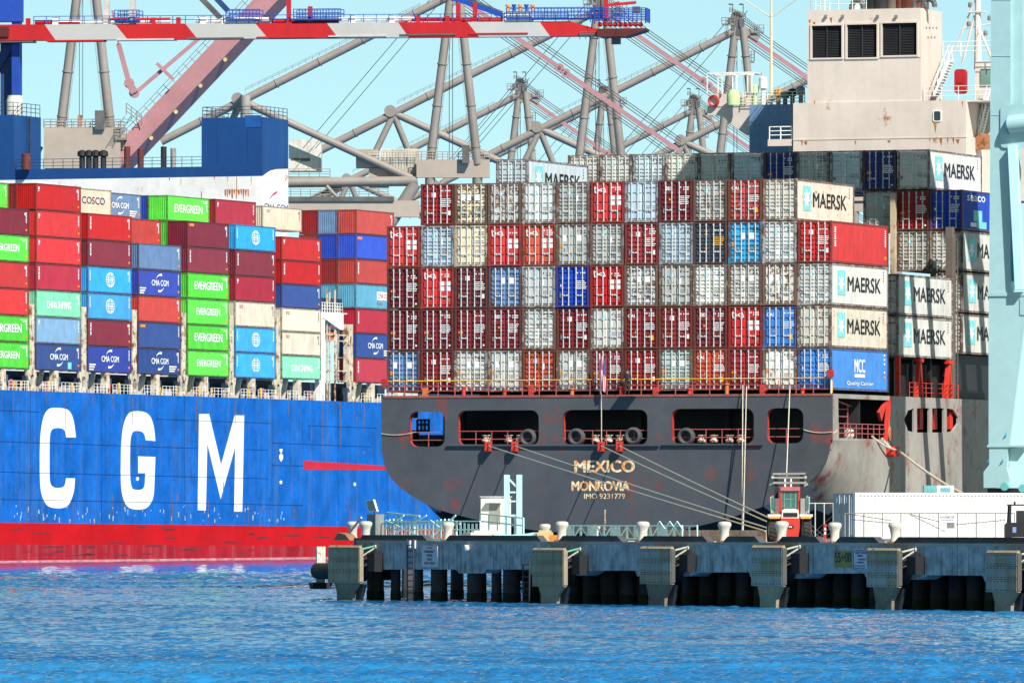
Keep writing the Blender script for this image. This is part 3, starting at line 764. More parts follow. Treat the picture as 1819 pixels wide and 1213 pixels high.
for px, py, n_ in ((1425, 250, 5), (1432, 252, 3), (1652, 244, 4), (1672, 246, 6), (1684, 247, 4), (1694, 246, 5), (1702, 248, 4), (1447, 180, 3), (1662, 219, 8), (1446, 40, 4), (1438, 36, 3), (1476, 32, 5), (1520, 251, 3), (1580, 250, 2), (1710, 181, 5)):
    x, z = hp(px, py); yq = HY - .012 if py > 178 else HY + .088; w_ = rr.uniform(.06, .2); d_ = n_ * .09
    b.flat([(x - w_, z), (x + w_ * .6, z + .03), (x + w_ * .3, z - d_ * .6), (x, z - d_), (x - w_ * .5, z - d_ * .5)], lambda u, v: (u, yq, v))
b.build('rust_streak', RUN2, ship)
# starboard bridge deck right of the casing: stair, mast, red fire locker, wing house
WHITEH = P('deckhouse_white', (.68, .62, .57), rust=.12, streak=.2, scale=.3, rustc=(.36, .12, .05), dirt=(.42, .33, .28))
yR = HY + 3.0
rp = lambda px, py, y=None: (lambda p: Vector((p.x, y or yR, p.z)))(loc(px, py, MX, 'y', y or yR))
p0, p1 = rp(1716, 262), rp(1752, 172)
b = MB().box(x1 + .01, p1.x + 6, HY + 4.4, HY + 9, zb, p1.z)
q0, q1 = rp(1688, 170, HY + 5), rp(1760, 107, HY + 5)
b.box(q0.x + 1.6, q1.x + 6, HY + 6, HY + 10, p1.z, q1.z); b.box(q0.x + 4.6, q1.x + 7, HY + 5.2, HY + 10, q1.z, q1.z + .35)
b.build('bridge_block', WHITEH, ship)
g0, g1 = rp(1742, 152, HY + 5.9), rp(1780, 122, HY + 5.9)
MB().box(g0.x, g1.x, HY + 5.9, HY + 6.02, g0.z, g1.z).build('wheelhouse_window', P('green_glass', (.16, .28, .24), rough=.15), ship)
f0, f1 = rp(1695, 167, HY + 3.3), rp(1715, 123, HY + 3.3)
MB().prism(rrect(f0.x, f1.x, f0.z, f1.z, .25), 'y', HY + 3.3, HY + 3.8).box(f0.x + .25, f1.x - .2, HY + 3.26, HY + 3.3, f0.z + .8, f0.z + 1.1).build('fire_locker', P('locker_red', (.4, .012, .02)), ship)
MB().box(ux1 + .02, x1 + 2, HY + .3, HY + 4.3, zt - .12, zt).build('bridge_deck', WHITEH, ship)
MB().rail([(ux1 + .2, HY + .4, zt), (x1 + 1.9, HY + .4, zt)], 1.05, .03, 1.3, 3).build('bridge_railing', WHITE, ship)
MB().rail([(rp(1674, 100, HY + 5).x, HY + 5.1, q1.z + .35), (q1.x + 6, HY + 5.1, q1.z + .35)], 1.05, .035, 1.3, 3).build('upper_railing', WHITE, ship)
def stairs(pa, pb, wd, n, name='stair'):
    k = MB(); a, c = Vector(pa), Vector(pb); s = Vector((0, wd / 2, 0))
    for sg in (-1, 1): 
        k.bar(a + s * sg, c + s * sg, .07, .22); k.tube(a + s * sg + Vector((0, 0, 1)), c + s * sg + Vector((0, 0, 1)), .03)
        for i in range(0, n, 3): m_ = a.lerp(c, i / n) + s * sg; k.tube(m_, m_ + Vector((0, 0, 1)), .025, n=5)
    for i in range(1, n): m_ = a.lerp(c, i / n); k.box(m_.x - .13, m_.x + .13, m_.y - wd / 2, m_.y + wd / 2, m_.z - .03, m_.z + .03)
    k.build(name, WHITE, ship)
stairs(rp(1662, 171, HY + 2), rp(1690, 105, HY + 4.5), .9, 13)
stairs(rp(1741, 242, HY + 3), rp(1757, 176, HY + 4), .9, 13)
m0 = rp(1737, 100, HY + 7)
b = MB().tube(m0 - Vector((0, 0, 1)), m0 + Vector((0, 0, 7)), .3, .16, 10).tube(m0 + Vector((-1.2, 0, -.5)), m0 + Vector((-.25, 0, 3)), .09).tube(m0 + Vector((-2.2, 0, -.5)), m0 + Vector((-.2, 0, 4.2)), .07).tube(m0 + Vector((1.2, 0, -.5)), m0 + Vector((.2, 0, 1.8)), .1)
b.box(m0.x - .6, m0.x + .6, m0.y - .3, m0.y + .3, m0.z + 3.2, m0.z + 3.3).tube(m0 + Vector((-1.3, 0, 2.0)), m0 + Vector((1.3, 0, 2.4)), .05)
b.build('radar_mast', WHITEH, ship)
for dx, dz in ((-.7, 2.2), (.9, 2.6), (-.6, 3.6), (.6, 1.5)):
    MB().lathe([(.12, 0), (.16, .12), (.16, .3), (.08, .4)], (m0.x + dx, m0.y, m0.z + dz), 8).build('signal_lamp', GREYST, ship)
r0 = rp(1727, 254, HY + 2.6); MB().prism([(r0.x - .5, r0.z - .5), (r0.x + 1.4, r0.z - .5), (r0.x + 1.4, r0.z + .55), (r0.x + .7, r0.z + .7), (r0.x, r0.z + .1)], 'y', HY + 2.2, HY + 3).build('liferaft_cradle', RUSTY, ship)
# port wing of the bridge
BY = 53.
wp = lambda px, py: (lambda p: (p.x, p.z))(loc(px, py, MX, 'y', BY))
SH = P('deckhouse_paint', HOUSE)
a0, a1 = wp(1343, 266), wp(1412, 187)
MB().box(a0[0], a1[0], BY - 1.5, BY + 6, a0[1] - 3, a1[1]).build('port_deckhouse', P('shaded_house_paint', (.14, .25, .42), streak=.2, scale=.4), ship)  # blue-grey tone puts this part's shade into its colour
wing = [wp(*q) for q in ((1258, 188), (1343, 188), (1343, 246), (1322, 238), (1300, 222), (1285, 208), (1276, 205), (1257, 205), (1256, 198))]
MB().prism(wing, 'y', BY, BY + .5).build('wing_bracket', HOUSE, ship)
c0, c1 = wp(1262, 190), wp(1325, 166.5)
b = MB().box(c0[0], c1[0], BY - .05, BY + .05, c0[1], c1[1]).box(c0[0], c1[0], BY + 2.4, BY + 2.5, c0[1], c1[1]).box(c0[0], c0[0] + .1, BY + .05, BY + 2.4, c0[1], c1[1]).box(c0[0], wp(1420, 190)[0], BY + .05, BY + 2.4, c0[1] - .1, c0[1])
b.build('wing_bulwark', HOUSE, ship)
g = P('pale_green_cover', (.5, .66, .34))
d0 = wp(1310, 188); d1 = wp(1317, 163)
MB().lathe([(.5, d0[1]), (.5, d1[1] - .3), (.36, d1[1] + .05), (.1, d1[1] + .12)], (d0[0], BY - .9, 0), 14).build('compass_cover', g, ship, True)
b = MB(); t0, t1 = wp(1258, 131)[0], wp(1337, 131)[0]; zt_ = wp(1258, 131)[1]; zm = wp(1258, 168)[1]
for y in (BY - .2, BY + 2.2):
    for i in range(4): b.bar((t0 + (t1 - t0) * i / 3, y, zm), (t0 + (t1 - t0) * i / 3, y, zt_), .09)
    b.bar((t0, y, zt_), (t1, y, zt_), .12)
for i in range(4): b.bar((t0 + (t1 - t0) * i / 3, BY - .2, zt_), (t0 + (t1 - t0) * i / 3, BY + 2.2, zt_ + .02), .07)
b.build('awning_frame', WHITE, ship)
x, z = wp(1269, 180); 
bu = MB()
bu.lathe([(.34, BY - .3), (.46, BY - .22), (.46, BY - .14), (.34, BY - .08), (.3, BY - .14), (.3, BY - .22), (.42, BY - .3)], (x, 0, z), 18, 0, 'y', False); bu.build('lifebuoy', REDP, ship, True)
b = MB().rail([(wp(1322, 188)[0], BY - .3, wp(1322, 188)[1]), (wp(1432, 186)[0], BY - .3, wp(1322, 188)[1])], .95, .035, .9, 4); b.build('wing_railing', P('greenish_white_rail', (.66, .72, .58)), ship)
for px, hh, m_ in ((1336, 1.5, g), (1351, 2.1, WHITE), (1378, 1.2, P('orange_gear', (.7, .3, .05))), (1390, 1.0, GREYST), (1403, 1.2, DARK), (1418, 1.4, GREYST)):
    x, z = wp(px, 188); MB().lathe([(.18, z), (.18, z + hh * .6), (.32, z + hh * .62), (.32, z + hh), (.1, z + hh + .1)], (x, BY + .6, 0), 10).build('deck_fitting', m_, ship)
x, z = wp(1362, 166); k = MB().tube((x, BY + 1, z - 1), (x, BY + 1, z + 6), .13, .1).tube((x, BY + 1, z + 6), (x, BY + 1, z + 12.5), .08, .05)
for s in (-1, 1): k.tube((x, BY + 1, z + 5.7), (x + s * 2, BY + 1, z + 7.0), .04, .03)
k.build('whip_antenna', P('antenna_cream', (.7, .6, .42)), ship)
p0, p1 = hp(1367, 262, HY + .5), hp(1409, 228, HY + .5); zl = hp(1390, 248, HY + .5)[1]
MB().box(p0[0], p1[0] + .02, HY + .1, HY + 1.5, zl - .5, zl).build('side_balcony', HOUSE, ship)
MB().rail([(p0[0] + .1, HY + .2, zl), (p1[0], HY + .2, zl)], hp(1390, 226, HY + .5)[1] - zl, .05, .9, 3).build('balcony_railing', WHITE, ship)

# ---- its cargo
ZB = [13.60, 16.47, 19.35, 22.22, 25.10]
def cx(c): return -16.25 + 2.5 * (c - 1) + 1.22
G1 = "containers stacked on the dark ship's stern"
stern = [
 # tier 1 (deck) upward: colour, door style, markings, rust
 [('steel', 0, 'patch', .5), ('dred', 0, 'square', .2), ('white', 0, 'patch', .35), ('white', 1, 'patch', .3), ('orange', 0, 'star', .75), ('grey', 1, 'patch', .7), ('rosy', 0, 'maroon', .55), ('dred', 0, 'square', .3), ('pgreen', 2, 'patch', .5), ('orange', 0, 'cai', .25), ('dred', 0, 'maroon', .2), ('white', 1, 'patch', .5), ('royal', 0, 'blue', .2)],
 [('mar', 0, 'maroon', .2), ('mar', 0, 'maroon', .2), ('mar', 0, 'maroon', .25), ('mar', 2, 'tex', .3), ('white', 2, 'star', .6), ('mar', 0, 'square', .3), ('white', 1, 'star', .4), ('dred', 0, 'cai', .25), ('dred', 0, 'square', .3), ('mar', 0, 'tex', .2), ('red', 1, 'swoosh', .2), ('mid', 1, 'cai', .3), ('grey', 1, 'star', .4)],
 [('mar', 0, 'maroon', .2), ('red', 1, 'swoosh', .1), ('dull', 0, 'square', .3), ('steel', 0, 'patch', .6), ('lgrey', 1, 'star', .2), ('royal', 0, 'blue', .1), ('red', 1, 'swoosh', .1), ('white', 2, 'patch', .8), ('grey', 1, 'star', .6), ('white', 2, 'star', .45), ('white', 2, 'patch', .6), ('white', 1, 'patch', .85), ('lblue', 2, 'star', .25)],
 [('red', 1, 'swoosh', .15), ('lblue', 2, 'star', .15), ('cream', 1, 'cream', .1), ('red', 1, 'swoosh', .1), ('orange', 1, 'swoosh', .2), ('grey', 1, 'patch', .4), ('grey', 2, 'star', .5), ('dred', 0, 'square', .2), ('lblue', 2, 'star', .15), ('slate', 2, 'amber', .25), ('sky', 0, 'patch', .35), ('lgrey', 2, 'star', .2), ('dred', 0, 'square', .2)],
 [None, ('dred', 0, 'square', .3), ('cream', 2, 'patch', .9), ('grey', 1, 'star', .85), ('lgrey', 1, 'star', .3), ('grey', 2, 'star', .45), ('red', 1, 'swoosh', .15), ('lblue', 1, 'star', .3), ('mar', 0, 'tex', .2), ('grey', 2, 'star', .75), ('fred', 0, 'cai', .6), ('grey', 2, 'plain', .5), None]]
TIER = ['bottom tier', 'second tier up', 'third tier up', 'fourth tier up', 'top tier']
def deco(k, r): 
    return ('rust streaked ' if r > .65 else 'weathered ' if r > .45 else '') 
sides = {(0, 13): ('mcc', 'royal'), (1, 13): ('star', None), (2, 13): ('star', None), (3, 13): ('down', None), (4, 12): ('star', None)}
for t, row in enumerate(stern):
    for i, e in enumerate(row):
        if not e: continue
        c = i + 1; col, st_, mk, ru = e
        sd = sides.get((t, c)); lab = "%s%s container, %s, %s from left on dark ship's stern" % (deco(mk, ru), WORD[col], TIER[t], ORD[c])
        if (t, c) == (0, 13): col = 'mid'; lab = "mid blue container with white lettering, bottom right corner of the dark ship's stern stack"
        if (t, c) == (1, 13): col = 'sunw'; lab = 'cream white container with cyan star panel above the blue corner container'; ru = .45
        if (t, c) == (2, 13): col = 'sung'; lab = 'light grey container with cyan star panel just below the red corner container'
        if (t, c) == (3, 13): col = 'red'; lab = 'plain red container end of the fourth tier, red long side in the sun'
        if (t, c) == (4, 12): col = 'sunw'; lab = 'rusty edged white container with black lettering alone at the top right of the stern'; ru = .5
        container(MX, cx(c), 0, ZB[t], col, lab, G1, 2.85, st_, mk, sd[0] if sd else None, ru, c * 3 + t)
# second bay
G2 = 'containers in the second bay of the dark ship'
container(MX, cx(13), 14.4, 16.1, 'sung', 'grey container with cyan star panel half shaded, above red lashing frames', G2, 2.85, 0, 'star', 'star', .2, 1)
container(MX, cx(13), 14.4, 19.0, 'sung', 'grey white container with cyan star panel, upper of two behind the stern stack', G2, 2.85, 0, 'star', 'star', .25, 2)
p = loc(900, 283, MX, 'y', 14.4)
container(MX, cx(2), 14.4, p.z - 2.85, 'lblue', 'white container with lettering cut off below, poking up behind the stern stack', G2, 2.85, 2, 'star', 'star', .2, 3)
G3 = 'containers in the third bay of the dark ship'
top3 = ['grey', 'white', 'lgrey', 'lblue', 'white', 'lgrey', 'lblue', 'navy', 'lgrey', 'lblue', 'navy', 'lgrey']
for i, col in enumerate(top3):
    c = i + 1
    if c == 1: continue
    container(MX, cx(c), 28.8, 28.25, col if c < 12 else 'sung', "%s container, %s from left in the shaded back row behind the stern stack" % (WORD[col], ORD[c - 1]) if c < 12 else 'grey container with star panel crossed by crane shadow, top right behind stern stack', G3, 2.85, 0 if col == 'navy' else 2, 'maroon' if col == 'navy' else 'star', 'star' if c == 12 else None, .3, c)
for c, z, col, sd, lab, st_, mk in ((11, 25.35, 'grey', None, 'weathered grey container under the shaded navy one beside the star panel container', 2, 'star'), (12, 25.35, 'dred', None, 'dark red container half in shadow, left of the royal blue one at right', 0, 'maroon'),
        (13, 25.35, 'royal', 'seaco', 'royal blue container beside the light blue crane, highest of its column', 0, 'blue'), (12, 22.45, 'grey', None, 'grey container directly under the dark red half shaded one at right', 2, 'star'),
        (13, 22.45, 'sung', 'star', 'light grey container with star panel directly under the royal blue one by the crane', 2, 'star'), (13, 19.5, 'sung', 'star', 'grey container with star panel by the crane, second below the royal blue one', 2, 'star'), (13, 16.55, 'sung', 'star', 'grey container with star panel by the crane, lowest of its column', 2, 'star')):
    container(MX, cx(c), 28.8, z, col, lab, G3, 2.85, st_, mk, sd, .4, c)
# ------------------------------------------------------------------ the blue container ship
CM = frame(-52.4, 930, 0, R(-21))
BLUEHULL = P('blue_hull_paint', (.004, .115, .46), spec=.15, rough=.55, var=.28, rust=.12, streak=.42, scale=.3, dirt=(.10, .16, .2), rustc=(.24, .10, .07))
REDHULL = P('red_boot_topping', (.50, .004, .007), spec=.15, rough=.6, var=.15, rust=.08, scale=.15)
DULLRED = P('weathered_boot_topping', (.36, .010, .02), spec=.15, rough=.6, var=.25, rust=.2, streak=.3, scale=.2, rustc=(.1, .04, .05), dirt=(.4, .2, .2))
SALT = P('salt_line', (.55, .22, .24), var=.4, scale=.5)
HBLUE = P('blue_house_paint', (.008, .058, .21), var=.12, streak=.15, scale=.15, dirt=(.04, .14, .3))
HWHITE = P('white_house_paint', (.82, .80, .77), rust=.14, streak=.2, scale=.14, rustc=(.5, .15, .04), dirt=(.6, .45, .35))
SX = .35
blue = thing('container_ship', 'long blue container ship with red waterline band and giant white letters on its side', 'ship', CM)
cp = lambda px, py, x=SX: (lambda p: (p.y, p.z))(loc(px, py, CM, 'x', x))
y0, y1 = -80, 190
za, zb_ = cp(0, 928), cp(600, 935)
zl = lambda y: za[1] + (zb_[1] - za[1]) * (y - za[0]) / (zb_[0] - za[0])
DZ = 18.85
def sheet(z0f, z1f, name, m):
    b = MB(); b.add([(SX, y0, z0f(y0)), (SX, y1, z0f(y1)), (SX, y1, z1f(y1)), (SX, y0, z1f(y0))], [(0, 1, 2, 3)])
    return b
b = sheet(zl, lambda y: DZ, 0, 0)
b.add([(SX, y0, DZ), (SX, y1, DZ), (-50, y1, DZ), (-50, y0, DZ), (SX, y0, -1), (SX, y1, -1), (-50, y1, -1), (-50, y0, -1)], [(0, 1, 2, 3), (2, 3, 7, 6), (0, 3, 7, 4), (1, 2, 6, 5)])
b.build('hull', BLUEHULL, blue)
b = sheet(lambda y: zl(y) - 2.35, zl, 0, 0)
q = sheet(lambda y: .25, lambda y: zl(y) - 2.35, 0, 0); b.add(q.v, q.f, 1)
q = sheet(lambda y: -1., lambda y: .25, 0, 0); b.add(q.v, q.f, 2)
b.build('boot_topping', [REDHULL, DULLRED, SALT], blue)
z3 = lambda L_: [cp(x / 2.5986, 640 + y / 2.5986) for x, y in L_]
Cc = [(350, 355), (305, 355), (300, 325), (285, 312), (245, 312), (232, 330), (228, 370), (228, 540), (232, 570), (248, 588), (285, 588), (300, 575), (304, 543), (346, 543), (343, 600), (325, 655), (300, 682), (240, 682), (210, 665), (190, 620), (183, 560), (183, 380), (190, 300), (205, 245), (225, 222), (245, 218), (300, 220), (325, 235), (342, 280)]
Gg = [(717, 372), (672, 368), (667, 340), (650, 325), (615, 325), (605, 345), (600, 390), (600, 540), (605, 580), (615, 597), (655, 597), (668, 580), (670, 520), (637, 520), (637, 442), (717, 445), (713, 560), (710, 630), (690, 670), (665, 688), (610, 688), (580, 670), (562, 620), (556, 550), (558, 400), (565, 310), (585, 250), (610, 233), (665, 235), (695, 255), (712, 310)]
Mm = [(918, 247), (965, 247), (1020, 480), (1083, 253), (1127, 254), (1118, 697), (1080, 697), (1085, 400), (1018, 640), (957, 385), (950, 692), (912, 691)]
BIGL = P('white_hull_lettering', (.84, .83, .78), var=.05, scale=.3, streak=.1, dirt=(.6, .5, .2))
def rounded(p, times=2):                                              # ease shallow corners, keep the square ones
    for _ in range(times):
        o = []
        for i in range(len(p)):
            a, c, d = Vector(p[i - 1]), Vector(p[i]), Vector(p[(i + 1) % len(p)])
            if 4 < math.degrees((c - a).angle(d - c)) < 66: o += [tuple(c.lerp(a, .25)), tuple(c.lerp(d, .25))]
            else: o.append(tuple(c))
        p = o
    return p
for l in (rounded(Cc), rounded(Gg), Mm): MB().flat(z3(l), lambda u, v: (SX + .012, u, v)).build('hull_letter', BIGL, blue)
b = MB().flat(z3([(1402, 462), (1830, 490), (1830, 505), (1402, 503)]), lambda u, v: (SX + .012, u, v)); b.build('red_stripe', P('red_stripe_paint', (.55, .012, .03), var=.1), blue)
b = MB()
for c in ((1296, 562), (1637, 571), (634, 546)):
    y, z = z3([c])[0]; b.add([(SX + .02, y + .42 * math.cos(R(a)), z + .22 * math.sin(R(a))) for a in range(0, 360, 30)], [tuple(range(12))])
for l in ([(1290, 408), (1303, 408), (1303, 420), (1299, 424), (1299, 432), (1306, 436), (1306, 452), (1297, 468), (1288, 452), (1288, 436), (1295, 432), (1295, 424), (1290, 420)],): b.flat(z3(l), lambda u, v: (SX + .02, u, v))
b.build('hull_mark', LETTER, blue)
b = MB()
for p, q in (((0, 373), (910, 405)), ((0, 514), (1240, 545)), ((720, 270), (1250, 290)), ((1255, 380), (1710, 398)), ((1255, 483), (1400, 486)), ((1420, 300), (1740, 312)), ((1130, 410), (1240, 414)), ((1255, 190), (1255, 640)), ((1790, 400), (1790, 700)), ((0, 230), (180, 237)), ((0, 640), (1400, 668)), ((470, 150), (468, 740)), ((850, 170), (850, 745)), ((140, 140), (138, 740)), ((1560, 200), (1560, 740))):
    (a, c), (d, e) = z3([p, q]); b.bar((SX, a, c), (SX, d, e), .09, .02)
b.build('weld_seam', P('dark_seam_paint', (.006, .04, .16), var=.2), blue)  # dark lines along the plate seams
RUN = P('rust_run', (.17, .085, .05), var=.4, scale=2)
b = MB(); rnd = random.Random(5)
for x, ya, yb in ((336, 655, 742), (796, 655, 750), (1145, 665, 755), (1213, 665, 700), (1358, 680, 740), (1438, 290, 370), (1570, 200, 400), (1490, 160, 420), (1615, 690, 760), (425, 150, 200), (520, 165, 230), (1250, 690, 740), (60, 150, 260), (212, 148, 205), (300, 150, 330), (610, 170, 300), (700, 168, 225), (905, 178, 330), (985, 180, 250), (1085, 185, 300), (1330, 192, 260), (1680, 205, 330), (90, 600, 735), (520, 620, 745), (960, 640, 750), (1030, 560, 640), (800, 380, 440), (655, 380, 420)):
    pts = z3([(x - 1.4, ya), (x + 2, ya), (x + 1.4, yb), (x - .7, yb)]); b.flat(pts, lambda u, v: (SX + .016, u, v))
b.build('rust_streak', RUN, blue)
b = MB()
for i in range(70):
    x = rnd.uniform(60, 1330); ya = rnd.uniform(665, 735); d = rnd.uniform(4, 26)
    pts = z3([(x, ya), (x + rnd.uniform(1.5, 5), ya + rnd.uniform(-1, 2)), (x + rnd.uniform(1, 6), ya + d), (x, ya + d)]); b.flat(pts, lambda u, v: (SX + .018, u, v))
b.build('paint_scrape', P('pale_scrape', (.42, .46, .44), var=.4, scale=3), blue)
b = MB()
for i in range(36):
    y = cp(rnd.uniform(0, 600), 950)[0]; z = rnd.uniform(.6, 3.9); w_ = rnd.uniform(1, 7)
    b.flat([(y, z), (y + w_, z + rnd.uniform(-.05, .05)), (y + w_, z + rnd.uniform(.05, .2)), (y + w_ * .4, z + rnd.uniform(.1, .25))], lambda u, v: (SX + .014, u, v))
b.build('fender_scuff', P('dark_scuff', (.11, .02, .03), var=.4, scale=3), blue)
# ---- working deck under the boxes: coaming, pillars, lockers, rails
BAY = 14.1
TB = [BAY * (i - 1) for i in range(7)] + [93.8]
ZB2 = 21.22
MB().box(-4, -3, -60, 150, DZ, ZB2 - .1).build('hatch_coaming', P('dark_blue_coaming', (.02, .035, .07), var=.3), blue)
for i in range(-2, 9):
    t = BAY * (i - 1) if i < 7 else (93.8 + BAY * (i - 7))
    g = t - .95
    if i < 7:
        k = MB().box(-.75, -.05, g - .6, g + .6, ZB2 - .2, ZB2 + 7.2, 0)
        k.build('lashing_pillar', CREAM, blue)
    k = MB().prism([(g - 1.35, ZB2), (g + 1.35, ZB2), (g + 1.2, ZB2 - .7), (g + .85, ZB2 - 1.2), (g + .95, DZ), (g - .95, DZ), (g - .85, ZB2 - 1.2), (g - 1.2, ZB2 - .7)], 'x', -.35, -.06, 0, [rrect(g - .4, g + .4, DZ + .3, ZB2 - .55, .38)])
    k.build('pillar_base', CREAM, blue)
    y = t + 5.6
    MB().box(-.7, -.06, y - .55, y + .55, DZ, ZB2).build('support_post', CREAM, blue)
    MB().bar((-1.6, y - 1.6, DZ), (-1.2, y - 1.4, ZB2), .5, .3).build('support_stay', P('cream_stay', (.6, .54, .42), rust=.3), blue)
    for yy, w_ in ((t + 2.6, 2.6), (t + 8.9, 2.4)):
        MB().box(-2.3, -1.6, yy - w_ / 2, yy + w_ / 2, DZ + .9, DZ + 1.75).box(-2.25, -1.65, yy - w_ / 2 + .1, yy + w_ / 2 - .1, DZ, DZ + .9).build('deck_locker', P('grey_white_locker', (.62, .64, .63), rust=.2), blue)
    MB().rail([(.2, t + 1.2, DZ), (.2, t + 4.8, DZ)], 1.05, .035, 1.0, 3).rail([(.2, t + 6.4, DZ), (.2, t + 11.6, DZ)], 1.05, .035, 1.0, 3).build('deck_railing', WHITE, blue)
    for kx in range(4):
        yy = t + 1.4 + rnd.uniform(0, 10.5); MB().box(-.4, -.25, yy, yy + .3, DZ, DZ + rnd.uniform(.9, 1.3)).build('lashing_post', YELLOW if kx < 2 else (CREAM if kx == 2 else P('pinkish_red_gear', (.5, .06, .08))), blue)
    k = MB()
    for kx in range(9):
        yy = t + .6 + rnd.uniform(0, 12); h_ = rnd.uniform(.2, .8); k.box(-1.3 - rnd.uniform(0, .4), -.9, yy, yy + rnd.uniform(.2, .9), DZ, DZ + h_)
    k.build('deck_gear', P('mixed_deck_gear', (.5, .47, .42), var=.45, rust=.4, scale=1.5), blue)
# ---- lashing bridge tower in the wide gap ahead of the funnel house
def gp(px, py, x=0): return loc(px, py, CM, 'x', x)
b = MB()
ya, yb = gp(576, 600).y, gp(626, 600).y
b.box(-.9, -.2, ya - .75, ya + .75, DZ, gp(576, 565).z); b.build('tower_leg', HWHITE, blue)
MB().box(-.9, -.2, yb - .7, yb + .7, ZB2 - .2, gp(626, 576).z).build('tower_leg', CREAM, blue)
zt2 = gp(590, 555).z
b = MB().prism([(ya - .7, zt2), (ya + 6.6, zt2), (ya + 6.6, zt2 - 2.0), (ya + 5.6, zt2 - 2.0), (ya + 1.2, zt2 - .9), (ya + .7, zt2 - .9), (ya - .7, zt2 - .9)], 'x', -.2, -3.2); b.build('lashing_platform', HWHITE, blue)
MB().rail([(-.3, ya - .7, zt2), (-.3, ya + 6.5, zt2)], 1.15, .05, .8, 3).rail([(-.3, ya + 6.5, zt2), (-3, ya + 6.5, zt2)], 1.15, .05, .8, 3).build('platform_railing', WHITE, blue)
b = MB()
for zz in (gp(0, 0).z and ZB2 + .1, ZB2 + 1.3, ZB2 + 4.9, ZB2 + 5.6, ZB2 + 8.2): b.bar((-.5, ya + 1.8, zz), (-.5, yb - .6, zz), .16, .16)
for yy in (ya + 2.1, ya + 2.9, ya + 4.6): b.bar((-.5, yy, DZ), (-.5, yy, ZB2 + 11), .16)
b.ladder((-.45, ya + 5.3, ZB2), (-.45, ya + 5.3, ZB2 + 9), .7, .05, .4, (0, 1, 0))
b.build('bridge_framework', CREAM, blue)
MB().box(-1.2, -.6, ya + 3.3, ya + 4.6, ZB2 + 4.95, ZB2 + 5.9).build('rescue_box', P('orange_red_box', (.7, .09, .03)), blue)
MB().box(-2, -1.4, ya + 1.4, yb, ZB2 + 5.7, ZB2 + 10.).build('bridge_screen', P('dark_blue_coaming', (.02, .035, .07)), blue)
# ---- funnel house standing three rows inboard
FY = 84.0
fp = lambda px, py, y=FY: (lambda p: (p.x, p.z))(loc(px, py, CM, 'y', y))
fx, _ = fp(466, 300)
fs = lambda px, py: (lambda p: (p.y, p.z))(loc(px, py, CM, 'x', fx))
fy1 = fs(512, 300)[0]
z_l = fp(466, 313)[1]; z_led = fp(340, 296.5)[1]; z_t = fp(466, 208)[1]; xlft = fp(358, 250)[0]; xt2 = fp(24, 250)[0]
x_far = xt2 - 12
b = MB().prism([(x_far, 15), (fx, 15), (fx, z_l), (x_far, z_l)], 'y', FY, FY + .2)
sc = [(FY + .2, 15), (fy1, 15), (fy1, fs(512, 300)[1]), fs(490, 301), fs(480, 303.5), fs(473, 308), (FY + .2, z_l)]
b.prism(sc, 'x', fx - .2, fx)
b.build('funnel_house', HWHITE, blue)
b = MB().box(x_far, xlft, FY, fy1, z_l, z_led)
b.box(xlft, fx - .2, FY, fy1, z_l, z_t)
b.prism([(FY, z_l)] + [fs(473, 308), fs(480, 303.5), fs(490, 301), (fy1, fs(512, 300)[1]), (fy1, z_t), (FY, z_t)], 'x', fx - .2, fx)
b.build('funnel_tower', HBLUE, blue)
for px in (386, 440): 
    x, z = fp(px, 250); MB().box(x - .03, x + .03, FY - .03, FY, z_l + 1.6, z_t - .4).build('tower_seam', P('seam_blue', (.008, .05, .19)), blue)
x, z = fp(465, 216); MB().box(x - 2.2, x - .1, FY - .04, FY, z - .7, z + .75).build('tower_panel', P('panel_blue', (.012, .09, .31)), blue)
xs2, _ = fp(24, 250)
b = MB().box(x_far, xs2, FY + .01, fy1, z_led, fp(24, 204)[1]); b.build('port_tower', HBLUE, blue)
x, z = fp(12, 168); MB().lathe([(1.0, z - 4.5), (1.0, z - .5), (.9, z - .35), (.9, z)], (fp(8, 190)[0], FY + 3, 0), 18).build('funnel_pipe', P('pale_funnel_pipe', (.6, .6, .52)), blue, True)
x, z = fp(436, 170, FY + 3); MB().lathe([(.62, z_t - .2), (.62, z)], (x, FY + 3, 0), 18).build('exhaust_pipe', P('weathered_steel_pipe', (.3, .28, .26), var=.3, rust=.2), blue, True)
b = MB().rail([(xlft + .1, FY + .1, z_t), (fx - .1, FY + .1, z_t), (fx - .1, fy1 - .1, z_t)], 1.3, .045, 1.4, 3).rail([(xlft + .1, fy1 - .1, z_t), (xlft + .1, FY + .1, z_t)], 1.3, .045, 1.4, 3); b.build('tower_railing', P('dark_blue_rail', (.03, .05, .09)), blue)
MB().rail([(xs2, FY + .1, z_led), (xlft, FY + .1, z_led)], 1.2, .04, 1.3, 3).build('ledge_railing', P('dark_blue_rail', (.03, .05, .09)), blue)
zt3 = fp(24, 204)[1]; MB().rail([(x_far, FY + .1, zt3), (xs2 - .1, FY + .1, zt3), (xs2 - .1, fy1 - .1, zt3)], 1.5, .045, 1.4, 3).build('port_tower_railing', P('dark_blue_rail', (.03, .05, .09)), blue)
MB().ladder((xs2 + .15, FY + 4.2, z_led), (xs2 + .15, FY + 4.2, zt3), .8, .06, .4, (0, 1, 0)).build('tower_ladder', P('dark_blue_rail', (.03, .05, .09)), blue)
DR = P('dark_red_pipe', (.13, .03, .028), rust=.3)
